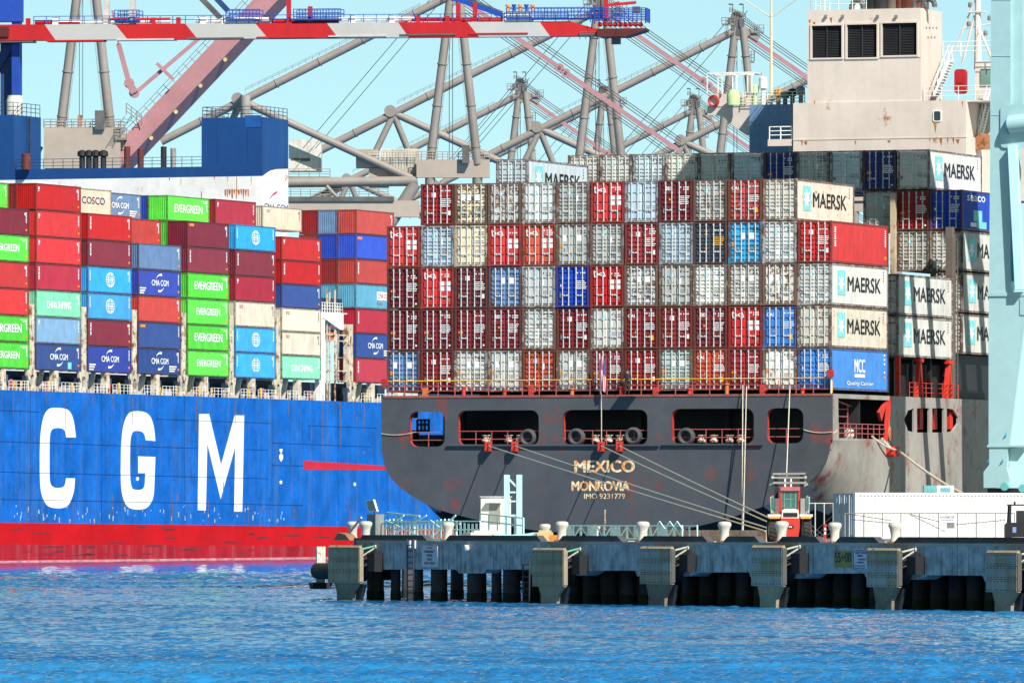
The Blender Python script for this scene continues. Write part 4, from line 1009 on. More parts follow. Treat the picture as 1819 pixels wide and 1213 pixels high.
for px, w_, tpy, m_ in ((217, .38, 260, DR), (241, .38, 264, DR), (282, .36, 260, DARK), (299, .34, 263, P('weathered_steel_pipe', (.3, .28, .26))), (50, .55, 274, DR)):
    x, z = fp(px, tpy); MB().lathe([(w_, z_led - .05), (w_, z), (w_ * .85, z + .02)], (x, FY + 1.5 if px > 60 else FY - .6, 0), 14).build('vent_pipe', m_, blue, True)
for px in (128, 140, 152, 166): 
    x, z = fp(px, 268); MB().lathe([(.35, z_led), (.35, z - .6), (.6, z - .5), (.55, z), (.2, z + .2)], (x, FY + 3, 0), 12).build('mushroom_vent', DARK, blue, True)
b = MB(); b.text('CMA CGM', *[(lambda a, c: ((a[0] + c[0]) / 2))(fs(469, 369), fs(511, 369)), fs(490, 369.5)[1]], fs(511, 369)[0] - fs(469, 369)[0], .95, lambda u, v: (fx + .015, u, v), .01)
b.build('house_lettering', P('navy_lettering', (.01, .03, .16)), blue)
pts = [fs(*q) for q in ((477, 356), (481, 349), (486, 343), (493, 339), (492, 343), (488, 346), (484, 348), (481, 352))]
MB().flat(pts, lambda u, v: (fx + .015, u, v)).build('house_emblem', P('crimson_lettering', (.55, .02, .05)), blue)
b = MB()
for px, ya_, yb_, w_ in ((399, 337, 346, 3), (403, 336, 350, 2), (406, 337, 345, 4), (411, 336, 352, 3), (415, 337, 344, 3), (419, 336, 351, 2), (422, 337, 347, 4), (427, 336, 343, 3), (431, 336, 350, 3), (435, 337, 345, 4), (440, 336, 349, 2), (420, 315, 338, 1.2), (404, 314, 322, 1), (446, 314, 326, 1), (300, 314, 320, 2), (380, 314, 319, 2), (321, 318, 330, 1), (357, 340, 352, 1.6)):
    a_, c_ = fp(px, ya_), fp(px + w_, yb_); rr = random.Random(px)
    b.flat([(a_[0], a_[1]), (c_[0], a_[1]), (c_[0], c_[1] + rr.uniform(0, .5)), ((a_[0] + c_[0]) / 2, c_[1] - rr.uniform(0, .4)), (a_[0], c_[1] + rr.uniform(0, .4))], lambda u, v: (u, FY - .012, v))
b.build('rust_streak', P('bright_rust_run', (.5, .14, .03), var=.4, scale=2), blue)

# ---- its cargo: bay by bay from the stern, tiers from the deck up
G4 = 'containers along the side of the blue ship'
cma = {
 0: ['green:evergreen', 'green:evergreen', 'red:down', 'red:down', 'green:evergreen', 'wine:down'],
 1: ['cma:french', 'pale:corner', 'mint:china', 'crim:down', 'scar:corner', 'red:corner', 'red:corner'],
 2: ['cmab:french', 'wine:down', 'azure:globe', 'azure:globe', 'wine:down', 'red:down'],
 3: ['cma:french', 'cma:yellow', 'brick:codes', 'cmab:french', 'steel:codes'],
 4: ['green:evergreen', 'green:evergreen', 'green:evergreen', 'green:evergreen', 'wine:down', 'wine:yellow'],
 5: ['azure:globe', 'azure:globe', 'ivory:redck', 'crim:corner', 'wine:down', 'azure:globe'],
 6: ['mint:china', 'ivory:redck', 'ivory:redck', 'cma:codes', 'red:down', 'red:corner'],
 7: ['crim:down', 'cma:french', 'crim:down', 'teal:band', 'brick:down', 'royal:yellow', 'brick:codes']}
FEAT = dict(evergreen='with white block lettering', down='with white name down one edge', corner='with a small white corner mark', french='with white name between arcs', globe='with white globe emblem', china='with pale block lettering', redck='with small red mark', yellow='with a yellow patch', codes='with plain side', band='with white name panel')
BAYW = ['bay cut by left edge', 'second bay from left', 'third bay from left', 'fourth bay from left', 'fifth bay from left', 'sixth bay from left', 'bay before the white tower', 'bay beyond the white tower']
TW = ['on the deck', 'second up', 'third up', 'fourth up', 'fifth up', 'sixth up', 'seventh up']
TP = [2.93, 2.94, 2.96, 2.965, 2.97, 2.98, 2.80, 2.98]
ZB_ = [ZB2, ZB2, ZB2, ZB2, ZB2, ZB2, ZB2 + .1, ZB2]
for bay, st_ in cma.items():
    for k, e in enumerate(st_):
        col, mk = e.split(':')
        container(CM, -1.22, TB[bay], ZB_[bay] + TP[bay] * k, col, '%s container %s, %s, %s' % (WORD[col], FEAT[mk], TW[k], BAYW[bay]), G4, TP[bay] - .035, None, None, mk, .12 + .2 * random.random(), bay * 5 + k)
for bay, r, t, e, lab in ((0, 1, 6, 'green:codes', 'sliver of bright green container at the left edge, above the red stack'),
        (1, 1, 6, 'dred:codes', 'dark red ribbed container end behind the top red container at far left'),
        (2, 1, 6, 'ivory:cosco', 'cream container with dark blue lettering, top row between red and blue ones'),
        (3, 2, 6, 'steel:french', 'blue container with white name and arcs, top row right of the cream one'),
        (3, 1, 5, 'brick:codes', 'plain brick red container below the top row blue one'),
        (4, 2, 6, 'royal:codes', 'narrow blue ribbed container end left of the top green container'),
        (4, 1, 6, 'green:evergreen', 'bright green container with white lettering in the top row against the white house'),
        (4, 1, 5, 'green:codes', 'green ribbed container end under the top green container'),
        (5, 1, 6, 'crim:corner', 'crimson container in the top row right of the green one'),
        (6, 1, 6, 'ivory:redck', 'ivory container with red mark in front of the white house side')):
    col, mk = e.split(':')
    if bay == 6: zz = ZB_[6] + 2.9 * 6 + .25
    else: zz = ZB2 + TP[bay] * t
    container(CM, -1.22 - 2.5 * r, TB[bay], zz, col, lab, G4, TP[bay] - .035, None, None, mk, .15, bay + t + r)
for r, cols in ((1, ('teal', 'dred', 'royal', 'steel')), (2, ('teal', 'dred', 'dred', 'dred'))):
    for k, col in enumerate(cols):
        container(CM, -1.22 - 2.5 * r, TB[7], ZB2 + TP[7] * (3 + k), col, '%s ribbed container end past white tower, %s row inboard, %s' % (WORD[col], ORD[r], ('lowest shown', 'second shown', 'third shown', 'topmost')[k]), G4, TP[7] - .035, None, None, None, .2, k)
# ------------------------------------------------------------------ the terminal's cranes behind the ships
TUBE = P('weathered_crane_tube', (.25, .22, .195), rough=.55, var=.16, streak=.3, rust=.1, scale=.12, dirt=(.2, .17, .15), rustc=(.3, .12, .06))
TAN = P('tan_crane_steel', (.38, .315, .26), rough=.55, var=.1, streak=.25, scale=.12, dirt=(.26, .2, .17))
PINK = P('faded_pink_boom_paint', (.38, .185, .2), rough=.5, var=.12, streak=.35, scale=.2, dirt=(.36, .2, .2))
CDARK = P('dark_crane_gear', (.10, .095, .09), var=.3)
CABLE = P('steel_cable', (.05, .05, .05))
RAILG = P('grey_crane_rail', (.20, .19, .17))
def grey_crane(px, py, Y, label, k=1.0, stay=True, tail=True, sides=8):
    """tubular low-profile crane: A-frame legs, long back tube with a braced knee, head gear and pink stay"""
    M = frame((px - CX) / FPX * Y, Y, 0, 0)
    z0 = CAMZ + (HZ - py) / FPX * Y
    r = thing('harbour_crane', label, 'crane', M, 'grey tubular cranes behind the ships')
    s = k * Y / FPX
    T = lambda x, y, d=0.: Vector((x * s, d * s, z0 - y * s))
    base = (z0 - 3.5) / s
    for a, c, d in ((T(-5, -14), T(-42, 292), 0), (T(9, -14, -4), T(42, 292, -4), 0)):
        lg = MB().tube(a, c, 7.2 * s, 8.2 * s, 16)
        for f_ in (.18, .42, .66, .9): p = a.lerp(c, f_); dd = (c - a).normalized() * 1.2 * s; lg.tube(p - dd, p + dd, 9.2 * s, n=16)
        lg = lg.build('leg', TUBE, r, True)
        o_ = Vector((8.6 * s * (1 if a.x > c.x else -1), -6 * s, 0)); MB().ladder(a.lerp(c, .2) + o_, a.lerp(c, .97) + o_, 3 * s, .35 * s, 4 * s).build('leg_ladder', RAILG, lg)
    bt = MB().tube(T(-8, -6), T(-520, 252), 7.4 * s, n=14)
    for f_ in (.12, .3, .45, .6, .86): p, dd = T(-8, -6).lerp(T(-520, 252), f_), (T(-520, 252) - T(-8, -6)).normalized() * 1.1 * s; bt.tube(p - dd, p + dd, 8.7 * s, n=14)
    bt.build('back_tube', TUBE, r, True)
    MB().tube(T(-376, 180), T(-73, 318, 6), 7. * s, n=14).build('brace', TUBE, r, True)
    for q in (T(-413, 255, -6), T(-350, 250, 6)): MB().tube(T(-378, 182), q, 6.0 * s, n=12).build('knee_leg', TUBE, r, True)
    MB().tube(T(-384, 176, -9), T(-384, 176, 9), 11 * s, n=14).build('knee_joint', TUBE, r, True)
    b = MB().box(-66 * s, 64 * s, -9 * s, 9 * s, z0 - 316 * s, z0 - 284 * s)
    b.rail([T(-66, 284, -9), T(64, 284, -9)], 14 * s, .8 * s, 9 * s, 3)
    b.build('portal_beam', TAN, r)
    for xx in (-42, 42): MB().tube(T(xx, 316), T(xx, base), 9 * s, n=12).build('lower_leg', TUBE, r, True)
    # head gear
    b = MB().box(-31 * s, -7 * s, -8 * s, 8 * s, z0 + 18 * s, z0 + 21 * s).rail([T(-31, -21, -8), T(-7, -21, -8)], 11 * s, .8 * s, 8 * s, 2)
    b.box(24 * s, 49 * s, -8 * s, 8 * s, z0 + 3 * s, z0 + 6 * s).rail([T(24, -6, -8), T(49, -6, -8)], 12 * s, .8 * s, 8 * s, 2)
    b.bar(T(-8, -22), T(40, 8), 7 * s, 12 * s)
    b.prism([(-14 * s, z0 + 16 * s), (-4 * s, z0 - 8 * s), (8 * s, z0 - 12 * s), (26 * s, z0 + 2 * s), (10 * s, z0 + 20 * s)], 'y', -6 * s, 6 * s)
    b.build('head_platform', TUBE, r)
    b = MB().rail([T(-16, -42, -8), T(14, -30, -8)], 9 * s, .7 * s, 5 * s, 3).rail([T(10, -28, -8), T(44, -2, -8)], 8 * s, .6 * s, 5 * s, 2).ladder(T(-22, -20, -9), T(-20, 6, -9), 4 * s, .5 * s, 3 * s)
    b.box(-20 * s, -14 * s, -9 * s, -4 * s, z0 + 21 * s, z0 + 31 * s).box(30 * s, 37 * s, -8 * s, -2 * s, z0 + 6 * s, z0 + 15 * s).box(2 * s, 12 * s, -10 * s, -7 * s, z0 + 14 * s, z0 + 30 * s)
    b.build('head_gear', CDARK, r)
    b = MB(); p, q_ = T(-60, 20, 0), T(-370, 170, 0); up_ = Vector((0, 0, 13 * s)); n_ = 26
    for i in range(n_ + 1): m_ = p.lerp(q_, i / n_) + Vector((0, 0, 6 * s)); b.tube(m_, m_ + up_ * .55, .32 * s, n=4)
    for h_ in (.3, .55): b.tube(p + Vector((0, 0, 6 * s)) + up_ * h_, q_ + Vector((0, 0, 6 * s)) + up_ * h_, .32 * s, n=4)
    b.build('tube_handrail', RAILG, r)
    b = MB().lathe([(8 * s, -6 * s), (11 * s, -6 * s), (8.5 * s, 0), (11 * s, 6 * s), (8 * s, 6 * s)], (-3 * s, 0, z0 + 33 * s), 16, 0, 'y'); b.box(-13 * s, 8 * s, -7 * s, 7 * s, z0 - 2 * s, z0 + 30 * s)
    b.build('head_sheave', CDARK, r)
    b = MB()
    for xx in (-10, 10): b.tube(T(xx, -40), T(xx, -58), .9 * s, n=5).box((xx - 8) * s, xx * s, -1 * s, 1 * s, z0 + 56 * s, z0 + 59 * s)
    b.build('head_lamp', CDARK, r)
    b = MB().box(14 * s, 31 * s, -6 * s, 5 * s, z0 - 54 * s, z0 - 50 * s).rail([T(14, 50, -6), T(31, 50, -6), T(31, 50, 5)], 18 * s, .8 * s, 6 * s, 3).ladder(T(16, 50, -6), T(14, 8, -6), 6 * s, .6 * s, 4 * s)
    b.build('leg_platform', RAILG, r)
    if stay:
        b = MB()
        for a, c in ((T(18, 2), T(188, 121)), (T(196, 127), T(400, 268))): b.bar(a, c, 3 * s, 8 * s)
        b.lathe([(8 * s, -3 * s), (8 * s, 3 * s)], (188 * s, 0, z0 - 121 * s), 14, 0, 'y').lathe([(8 * s, -3 * s), (8 * s, 3 * s)], (199 * s, 0, z0 - 130 * s), 14, 0, 'y')
        b.build('boom_stay', PINK, r)
        for o, l in ((13, 0), (19, 0), (24, 0), (-8, 0), (-14, 0), (-19, 0)): MB().tube(T(12, -8 - o + 6), T(404, 268 - o + 3), .8 * s, n=5).build('rope', CABLE, r)
        for xx, zz in ((188, 121), (199, 130)): MB().lathe([(3 * s, -4 * s), (3 * s, -3 * s)], (xx * s, 0, z0 - zz * s), 10, 0, 'y').build('stay_pin', CDARK, r)
    if tail:
        for o in (0, 22): MB().tube(T(-4 + o, -45), T(-268 + o, 264), .6 * s, n=4).build('hoist_line', CABLE, r)
        for o in (-8, -2): MB().tube(T(o, -5), T(o, 284), .6 * s, n=4).build('vertical_line', CABLE, r)
    return r, T, s
cB, TB_, sB = grey_crane(806, 0, 1250, 'tall grey tubular crane whose legs stand above the gap between the two ships')
cC, TC_, sC = grey_crane(1066, 27, 1290, 'grey tubular crane behind the tip of the striped boom', .971)
cD, TD_, sD = grey_crane(1311, 62, 1330, 'grey tubular crane just left of the cream deckhouse', .932)
cE, TE_, sE = grey_crane(926, 175, 1560, 'smaller distant grey crane whose head shows between the two big crane legs', .808)
cG, TG_, sG = grey_crane(1074, 188, 1600, 'small distant crane mostly hidden behind a taller leg', .79, False)
cF, TF_, sF = grey_crane(1234, 203, 1640, 'small distant crane left of the bridge wing', .782)
cH, TH_, sH = grey_crane(1556, 90, 1380, 'crane mostly behind the cream deckhouse, its back tube crossing left of it', .905, False, False)
cA, TA_, sA = grey_crane(152, -75, 1230, 'left grey crane with raised pink boom above the blue ship', 1.08, False, False)
# lower works of the tall crane: girders, machinery house, diagonal leg
def PA(px, py, Y, cx_, d=0.): p = world(px, py, Y); return Vector((p.x - (cx_ - CX) / FPX * Y, d, p.z))
Q = lambda px, py, d=0.: PA(px, py, 1250, 806, d)
MB().tube(Q(500, 325), Q(742, 322), .75, n=14).build('sill_tube', TUBE, cB, True)
MB().box(Q(500, 0).x, Q(745, 0).x, -1, 1, Q(0, 386).z, Q(0, 357).z).build('lower_girder', TAN, cB)
MB().box(Q(500, 0).x, Q(700, 0).x, -1.3, -1.05, Q(0, 358).z, Q(0, 350).z).build('girder_walkway', CDARK, cB)
MB().rail([Q(500, 350, -1.2), Q(690, 350, -1.2)], 1.1, .05, 1.5, 3).build('girder_railing', RAILG, cB)
MB().tube(Q(738, 326), Q(688, 405), .95, n=14).build('diagonal_leg', TUBE, cB, True)
MB().tube(Q(550, 360, 1), Q(606, 331, 1), .6, n=12).tube(Q(580, 331, -1), Q(600, 352, -1), .3).build('girder_brace', TUBE, cB, True)
b = MB().box(Q(655, 0).x, Q(690, 0).x, 1, 5, Q(0, 332).z, Q(0, 298).z).box(Q(632, 0).x, Q(672, 0).x, 1, 5, Q(0, 297).z, Q(0, 265).z); b.build('machinery_house', TAN, cB)
k = MB(); xa, xb = Q(676, 0).x, Q(746, 0).x
pts = []
for i in range(26): x = xa + (xb - xa) * i / 26; d = (xb - xa) / 26; pts += [(x, 1.2), (x + d * .5, 1.2), (x + d * .6, 1.35), (x + d * .95, 1.35)]
n = len(pts); k.add([(x, y, Q(0, 312).z) for x, y in pts] + [(x, y, Q(0, 265).z) for x, y in pts], [(i, i + 1, n + i + 1, n + i) for i in range(n - 1)]); k.box(xa, xb, 1.4, 6, Q(0, 312).z, Q(0, 264).z)
k.build('corrugated_house', P('pale_corrugated_steel', (.6, .56, .48), streak=.3), cB)
b = MB().box(Q(512, 0).x, Q(570, 0).x, 3, 9, Q(0, 302).z, Q(0, 246).z); b.build('white_machinery_house', P('offwhite_house', (.6, .57, .5), streak=.25), cB)
MB().box(Q(516, 0).x, Q(532, 0).x, 2.9, 3, Q(0, 283).z, Q(0, 280).z).box(Q(533, 0).x, Q(550, 0).x, 2.9, 3, Q(0, 285).z, Q(0, 280).z).build('house_vent', CDARK, cB)
MB().box(Q(505, 0).x, Q(586, 0).x, 1.5, 9, Q(0, 316).z, Q(0, 313).z).rail([Q(512, 313, 1.5), Q(586, 313, 1.5)], 1.1, .05, 1.4, 3).build('house_gallery', RAILG, cB)
b = MB().rail([Q(655, 284, .5), Q(742, 284, .5)], 1.2, .05, 1.3, 3); b.build('roof_railing', P('pale_corrugated_steel', (.6, .56, .48)), cB)
b = MB().box(Q(821, 0).x, Q(834, 0).x, -2, -1, Q(0, 291).z, Q(0, 259).z); b.build('control_cabinet', CDARK, cB)
# left crane: raised pink boom, forestay links, portal box
A_ = lambda px, py, d=0.: PA(px, py, 1230, 152, d)
dv = (A_(374, 78) - A_(170, 296)).normalized(); nrm = Vector((dv.z, 0, -dv.x))          # in the picture's plane, across the boom
b = MB()
p0, p1 = A_(160, 307), A_(540, -96); W1, W2 = 2.75, 1.3
def sec(p): return [p, p + nrm * W1 + Vector((0, -1.4, 0)), p + nrm * (W1 + W2) + Vector((0, 1.2, 0)), p + nrm * W2 * .8 + Vector((0, 2.6, 0))]
b.add(sec(p0) + sec(p1), [(0, 1, 5, 4), (1, 2, 6, 5), (2, 3, 7, 6), (3, 0, 4, 7), (3, 2, 1, 0), (4, 5, 6, 7)])
b.build('boom', PINK, cA)
b = MB(); up = -nrm * 1.0
n = 26
for i in range(n): q = p0.lerp(p1, .12 + .8 * i / n); b.tube(q, q + up, .045, n=4)
for h_ in (.5, 1.): b.tube(p0.lerp(p1, .12) + up * h_, p0.lerp(p1, .9) + up * h_, .04, n=4)
b.build('boom_railing', RAILG, cA)
for i in range(5):
    q = p0.lerp(p1, .1 + .115 * i) + nrm * (W1 + .35) + Vector((0, -1.1, 0)); MB().lathe([(.3, -.2), (.3, .2)], q, 10, 0, 'y').build('boom_lamp', P('brass_lamp', (.5, .45, .2)), cA)
b = MB().bar(A_(200, 20, -1), A_(211, 79, -1), .3, .55).bar(A_(211, 79, -1), A_(230, 149, -1), .3, .75).bar(A_(241, 166, -1), A_(343, 79, -1), .3, .55).bar(A_(230, 149, -1.4), A_(240, 166, -1.4), .25, 1.1)
for c in ((230, 149), (239, 166)): q = A_(*c); b.lathe([(.75, -1.25), (.75, -.75)], (q.x, 0, q.z), 16, 0, 'y')
b.bar(A_(343, 79, -1), A_(392, 37, -1), .3, .55).bar(A_(279, 114, -1.5), A_(309, 143, -1.5), .3, .5)
b.build('boom_stay', PINK, cA)
b = MB().box(A_(79, 0).x, A_(215, 0).x, -2, 2, A_(0, 300).z, A_(0, 228).z); b.build('sill_box', TAN, cA)
MB().rail([A_(79, 228, -2), A_(215, 228, -2)], 1.2, .06, 1.0, 3).build('sill_railing', RAILG, cA)
MB().box(A_(170, 0).x, A_(187, 0).x, -2.6, -2.1, A_(0, 232).z, A_(0, 198).z).build('control_cabinet', CDARK, cA)
b = MB().box(A_(205, 0).x, A_(226, 0).x, -2.3, 0, A_(0, 250).z, A_(0, 246).z).rail([A_(205, 246, -2.2), A_(226, 246, -2.2)], 1.4, .06, .8, 3).rail([A_(225, 205, -1), A_(252, 225, -1)], 1.7, .07, .9, 3).ladder(A_(196, 262, -2.2), A_(228, 208, -2.2), .9, .06, .5); b.build('access_stair', RAILG, cA)
for o in (141, 147): MB().tube(A_(o, 0), A_(o, 210), .045, n=4).build('hoist_line', CABLE, cA)
MB().box(A_(138, 0).x, A_(146, 0).x, -.4, .4, A_(0, 232).z, A_(0, 205).z).build('hoist_weight', RUSTY, cA)

# ------------------------------------------------------------------ red and white boom of the blue crane at the left
BRED = P('boom_red', (.5, .012, .016), var=.1, streak=.3, scale=.15, dirt=(.2, .01, .012))
BWHITE = P('boom_white', (.47, .46, .44), var=.07, streak=.3, scale=.15, dirt=(.46, .44, .42))
CBLUE = P('crane_blue', (.012, .06, .36), var=.12, scale=.3)
BY_ = 1062
pb = world(0, 75, BY_)
BM = frame(pb.x, BY_, 0, R(-9))
bc = thing('quay_crane', 'blue quay crane with long red and white striped boom across the top', 'crane', BM)
q = lambda px, py, y=0.: loc(px, py, BM, 'y', y)
tops = [-40, 79, 204, 329, 453, 580, 707, 830, 958]; bots = [-20, 98.6, 226.7, 351, 476, 600.6, 726, 851, 977]
yt = lambda px: 44.3 - 6.2 * px / 1060; yb2 = lambda px: 72.5 - 8 * px / 1060
b = MB()
DEP = 1.9
for i in range(9):
    a, c = tops[i], bots[i]
    if i < 8: pts = [(a, yt(a)), (tops[i + 1], yt(tops[i + 1])), (bots[i + 1], yb2(bots[i + 1])), (c, yb2(c))]
    else: pts = [(a, yt(a)), (1012, yt(1012)), (1062, 52), (1062, yb2(1062)), (c, yb2(c))]
    b.prism([(lambda p: (p.x, p.z))(q(*p)) for p in pts], 'y', 0, DEP, 1 if i % 2 else 0)
b.build('boom', [BRED, BWHITE], bc)
b = MB()
for i in range(8): b.box(q(tops[i] + 3, 0).x, q(tops[i + 1] - 20, 0).x, -.1, DEP + .1, q(0, yb2(tops[i]) + 3.4).z, q(0, yb2(tops[i]) + .6).z, i % 3)
b.build('boom_flange', [CDARK, BRED, P('pale_flange', (.55, .5, .48))], bc)
b = MB().rail([q(60, yt(60) , .2), q(1010, yt(1010), .2)], 1.0, .05, 1.6, 2); b.build('boom_railing', CBLUE, bc)
for a, c, m_, dz in ((100, 300, LETTER, .35), (60, 140, BRED, .3), (190, 300, BRED, .55), (345, 400, LETTER, .4), (415, 475, LETTER, .5), (480, 600, BRED, .3), (600, 735, LETTER, .45), (730, 800, BRED, .4), (800, 900, BRED, .3)):
    MB().tube(q(a, yt(a)) + Vector((0, .8, dz)), q(c, yt(c)) + Vector((0, .8, dz)), .26, n=8).build('boom_pipe', m_, bc, True)
for px in (92, 355, 620, 690): MB().box(q(px, 0).x, q(px + 10, 0).x, .3, .9, q(px, yt(px)).z, q(px, yt(px)).z + .9).build('pipe_bracket', LETTER, bc)
for px in (45, 268, 312, 400, 738, 790): MB().box(q(px, 0).x, q(px + 7, 0).x, .2, .8, q(px, yt(px)).z, q(px, yt(px)).z + .8).build('cable_clamp', BRED, bc)
for px, hh in ((511, 2.9), (549, 2.1), (812, 2.4), (842, 2.4), (1075, 4.4)): 
    k = MB().box(q(px - 3.5, 0).x, q(px + 3.5, 0).x, .5, 1.1, q(px, yt(px)).z, q(px, yt(px)).z + hh); k.box(q(px - 6, 0).x, q(px + 6, 0).x, .4, 1.2, q(px, yt(px)).z, q(px, yt(px)).z + .5).build('sheave_post', BRED, bc)
for px in (187, 233): MB().box(q(px - 5, 0).x, q(px + 5, 0).x, .4, 1.3, q(px, yt(px)).z, q(px, yt(px)).z + 5).build('stay_post', P('pale_flange', (.55, .5, .48)), bc)
def plat(a, c, hh=1.4, w_=2.):
    z = q(a, yt(a)).z + .3
    MB().box(q(a, 0).x, q(c, 0).x, -.3, w_, z, z + .12).rail([Vector((q(a, 0).x, -.25, z)), Vector((q(c, 0).x, -.25, z))], hh, .06, .8, 3).rail([Vector((q(a, 0).x, w_, z)), Vector((q(c, 0).x, w_, z))], hh, .06, .8, 3).build('boom_platform', CBLUE, bc)
for a, c in ((204, 248), (402, 462), (522, 606), (900, 968), (968, 1075)): plat(a, c)
b = MB().box(q(393, 0).x, q(450, 0).x, .2, 1.6, q(393, 44).z, q(393, 33).z).box(q(893, 0).x, q(944, 0).x, .2, 1.6, q(893, 39).z, q(893, 22).z); b.build('stay_anchor_box', LETTER, bc)
for k in range(5): MB().lathe([(.16, 0), (.16, .5), (.3, .55), (.3, .8)], q(902 + 11 * k, 20, .8) + Vector((0, 0, 0)), 8).build('anchor_fitting', CBLUE if k % 2 else ORANGE, bc)
for p, c, w_, m_ in (((600, -75), (895, 28), .5, CBLUE), ((640, -75), (893, 24), .35, CDARK), ((350, -10), (392, 33), .5, CDARK), ((375, -12), (405, 20), .5, P('blue_dark_stay', (.02, .05, .16)))):
    MB().bar(q(*p, .9), q(*c, .9), w_, w_ * 1.3).build('boom_stay', m_, bc)
b = MB(); c0, c1 = q(1062, 66), q(1148, 55)                                            # tip platform
b.prism([(lambda p: (p.x, p.z))(q(*p)) for p in ((1062, 52), (1148, 51), (1146, 55), (1112, 66), (1062, 66))], 'y', -.6, 3.2)
b.build('boom_tip', P('dark_red_tip', (.1, .015, .015), var=.2), bc)
b = MB()
for yy in (-.55, 3.1): b.rail([(q(1050, 0).x, yy, q(0, 50).z), (q(1148, 0).x, yy, q(0, 50).z)], 1.7, .07, .55, 4)
b.rail([(q(1148, 0).x, -.55, q(0, 50).z), (q(1148, 0).x, 3.1, q(0, 50).z)], 1.7, .07, .55, 4)
b.build('tip_railing', CBLUE, bc)
b = MB().bar(q(1076, 10, 1), q(1130, 5, 1), .3, .35).bar(q(1076, 12, 1), q(1100, 4, 1), .2).bar(q(1076, 10, 1), q(1076, -20, 1), .35); b.build('tip_davit', BRED, bc)
MB().box(q(1121, 0).x, q(1134, 0).x, 1, 1.6, q(0, 33).z, q(0, 22).z).build('tip_floodlight', CDARK, bc)
b = MB()
for i in range(9): b.lathe([(.3, -.2), (.3, .2)], q(1066 + 9 * i, 44, .3), 10, 0, 'y')
b.build('tip_sheave', BRED, bc)
b = MB().box(q(1030, 0).x, q(1072, 0).x, -.2, 2, q(0, 72).z, q(0, 69).z).rail([q(1030, 70, -.2), q(1072, 70, -.2)], .9, .06, .7, 2).box(q(1085, 0).x, q(1100, 0).x, .5, 1.5, q(0, 88).z, q(0, 66).z); b.build('tip_basket', CDARK, bc)
b = MB().bar(q(30, -80, 2), q(30, 330, 2), 1.0, 1.6).box(q(-8, 0).x, q(33, 0).x, 1, 3, q(0, 38).z, q(0, -60).z); b.build('tower_leg', CBLUE, bc)
MB().bar(q(-30, 160, 3), q(22, 75, 3), 1.2).bar(q(14, 70, 3.5), q(14, 330, 3.5), 1.6).build('tower_brace', P('blue_dark_stay', (.02, .05, .16)), bc)
MB().box(q(-15, 0).x, q(16, 0).x, -.25, 0, q(0, 66).z, q(0, 48).z).build('boom_hinge_plate', P('dark_red_tip', (.1, .015, .015)), bc)
# ------------------------------------------------------------------ water and ground
import numpy as np
def water_mat():
    m = bpy.data.materials.new('harbour_water'); m.use_nodes = True
    t = m.node_tree; b = t.nodes['Principled BSDF']
    g = N(t, 'ShaderNodeNewGeometry'); mp = N(t, 'ShaderNodeMapping'); mp.inputs['Scale'].default_value = (.02, .07, 1)
    t.links.new(g.outputs['Position'], mp.inputs[0])
    t.links.new(mixc(t, ramp(t, noise(t, mp.outputs[0], 1., 3), .4, .62), (.022, .20, .46), (.010, .11, .31)), b.inputs['Base Color'])
    b.inputs['Roughness'].default_value = .06
    b.inputs['IOR'].default_value = 1.33
    return m
def waves(X, Y):
    """wind ripples: many small crests running mostly across the harbour, stronger in gusty lanes"""
    rg = np.random.default_rng(5); Z = np.zeros_like(X); E = np.zeros_like(X)
    for k in range(9):
        lx, ly = rg.uniform(9, 40) * rg.choice((-1, 1)), rg.uniform(18, 70); E += np.sin(X / lx * 6.283 + Y / ly * 6.283 + rg.uniform(0, 6.28)) / 3
    st = lambda v, p, q: np.clip((v - p) / (q - p), 0, 1)
    Yw = Y + 9 * E
    lane = .54 + .62 * (1 - st(Yw, 265, 315)) + .62 * st(Yw, 590, 640) * (1 - st(Yw, 720, 760)) - .28 * st(Yw, 740, 800)      # gusty lanes near and far, calmer between and by the hull
    E = lane * (1 + .16 * np.clip(E, -1, 1))
    for k in range(72):
        lam = .32 * (7 ** rg.uniform(0, 1)); th = rg.normal(1.3, .62); a = .0118 * lam ** .92 * rg.uniform(.5, 1)
        ph = rg.uniform(0, 6.28)
        Z += a * np.sin(6.283 / lam * (X * math.cos(th) + Y * math.sin(th)) + ph + .6 * np.sin(X / (lam * 3.1) + Y / (lam * 4.3) + ph * 3)) * (E if lam < 3.5 else 1)
    return Z
def sea():
    vs, fs = [(-3000, 30, -.4), (3000, 30, -.4), (3000, 9000, -.4), (-3000, 9000, -.4)], [(0, 1, 2, 3)]
    for ya, yb, dy, dx in ((236, 330, .13, .10), (330, 470, .24, .18), (470, 640, .4, .28), (640, 1000, .8, .5)):
        rows = np.arange(ya, yb + dy, dy); hw = yb * .066 + 3; cols = np.arange(-hw, hw + dx, dx)
        X, Y = np.meshgrid(cols, rows); Z = waves(X, Y); n0 = len(vs); nc, nr = len(cols), len(rows)
        vs += list(map(tuple, np.stack([X, Y, Z], -1).reshape(-1, 3).tolist()))
        I = (np.arange(nr - 1)[:, None] * nc + np.arange(nc - 1)[None, :]).reshape(-1) + n0
        fs += np.stack([I, I + 1, I + nc + 1, I + nc], 1).tolist()
    me = bpy.data.meshes.new('water'); me.from_pydata(vs, [], fs); me.materials.append(water_mat())
    me.polygons.foreach_set('use_smooth', [True] * len(me.polygons))
    o = bpy.data.objects.new('water', me); COL.objects.link(o); return o
structure(sea())
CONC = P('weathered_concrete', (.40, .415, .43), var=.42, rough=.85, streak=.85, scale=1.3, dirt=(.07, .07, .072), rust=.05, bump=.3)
CONCD = P('dark_concrete', (.055, .055, .055), var=.3, rough=.8, streak=.3, scale=.4)  # darker concrete for the piles and the beam below the deck
DECKC = P('pale_deck_concrete', (.42, .38, .33), var=.2, rough=.9, scale=.3, rust=.12)
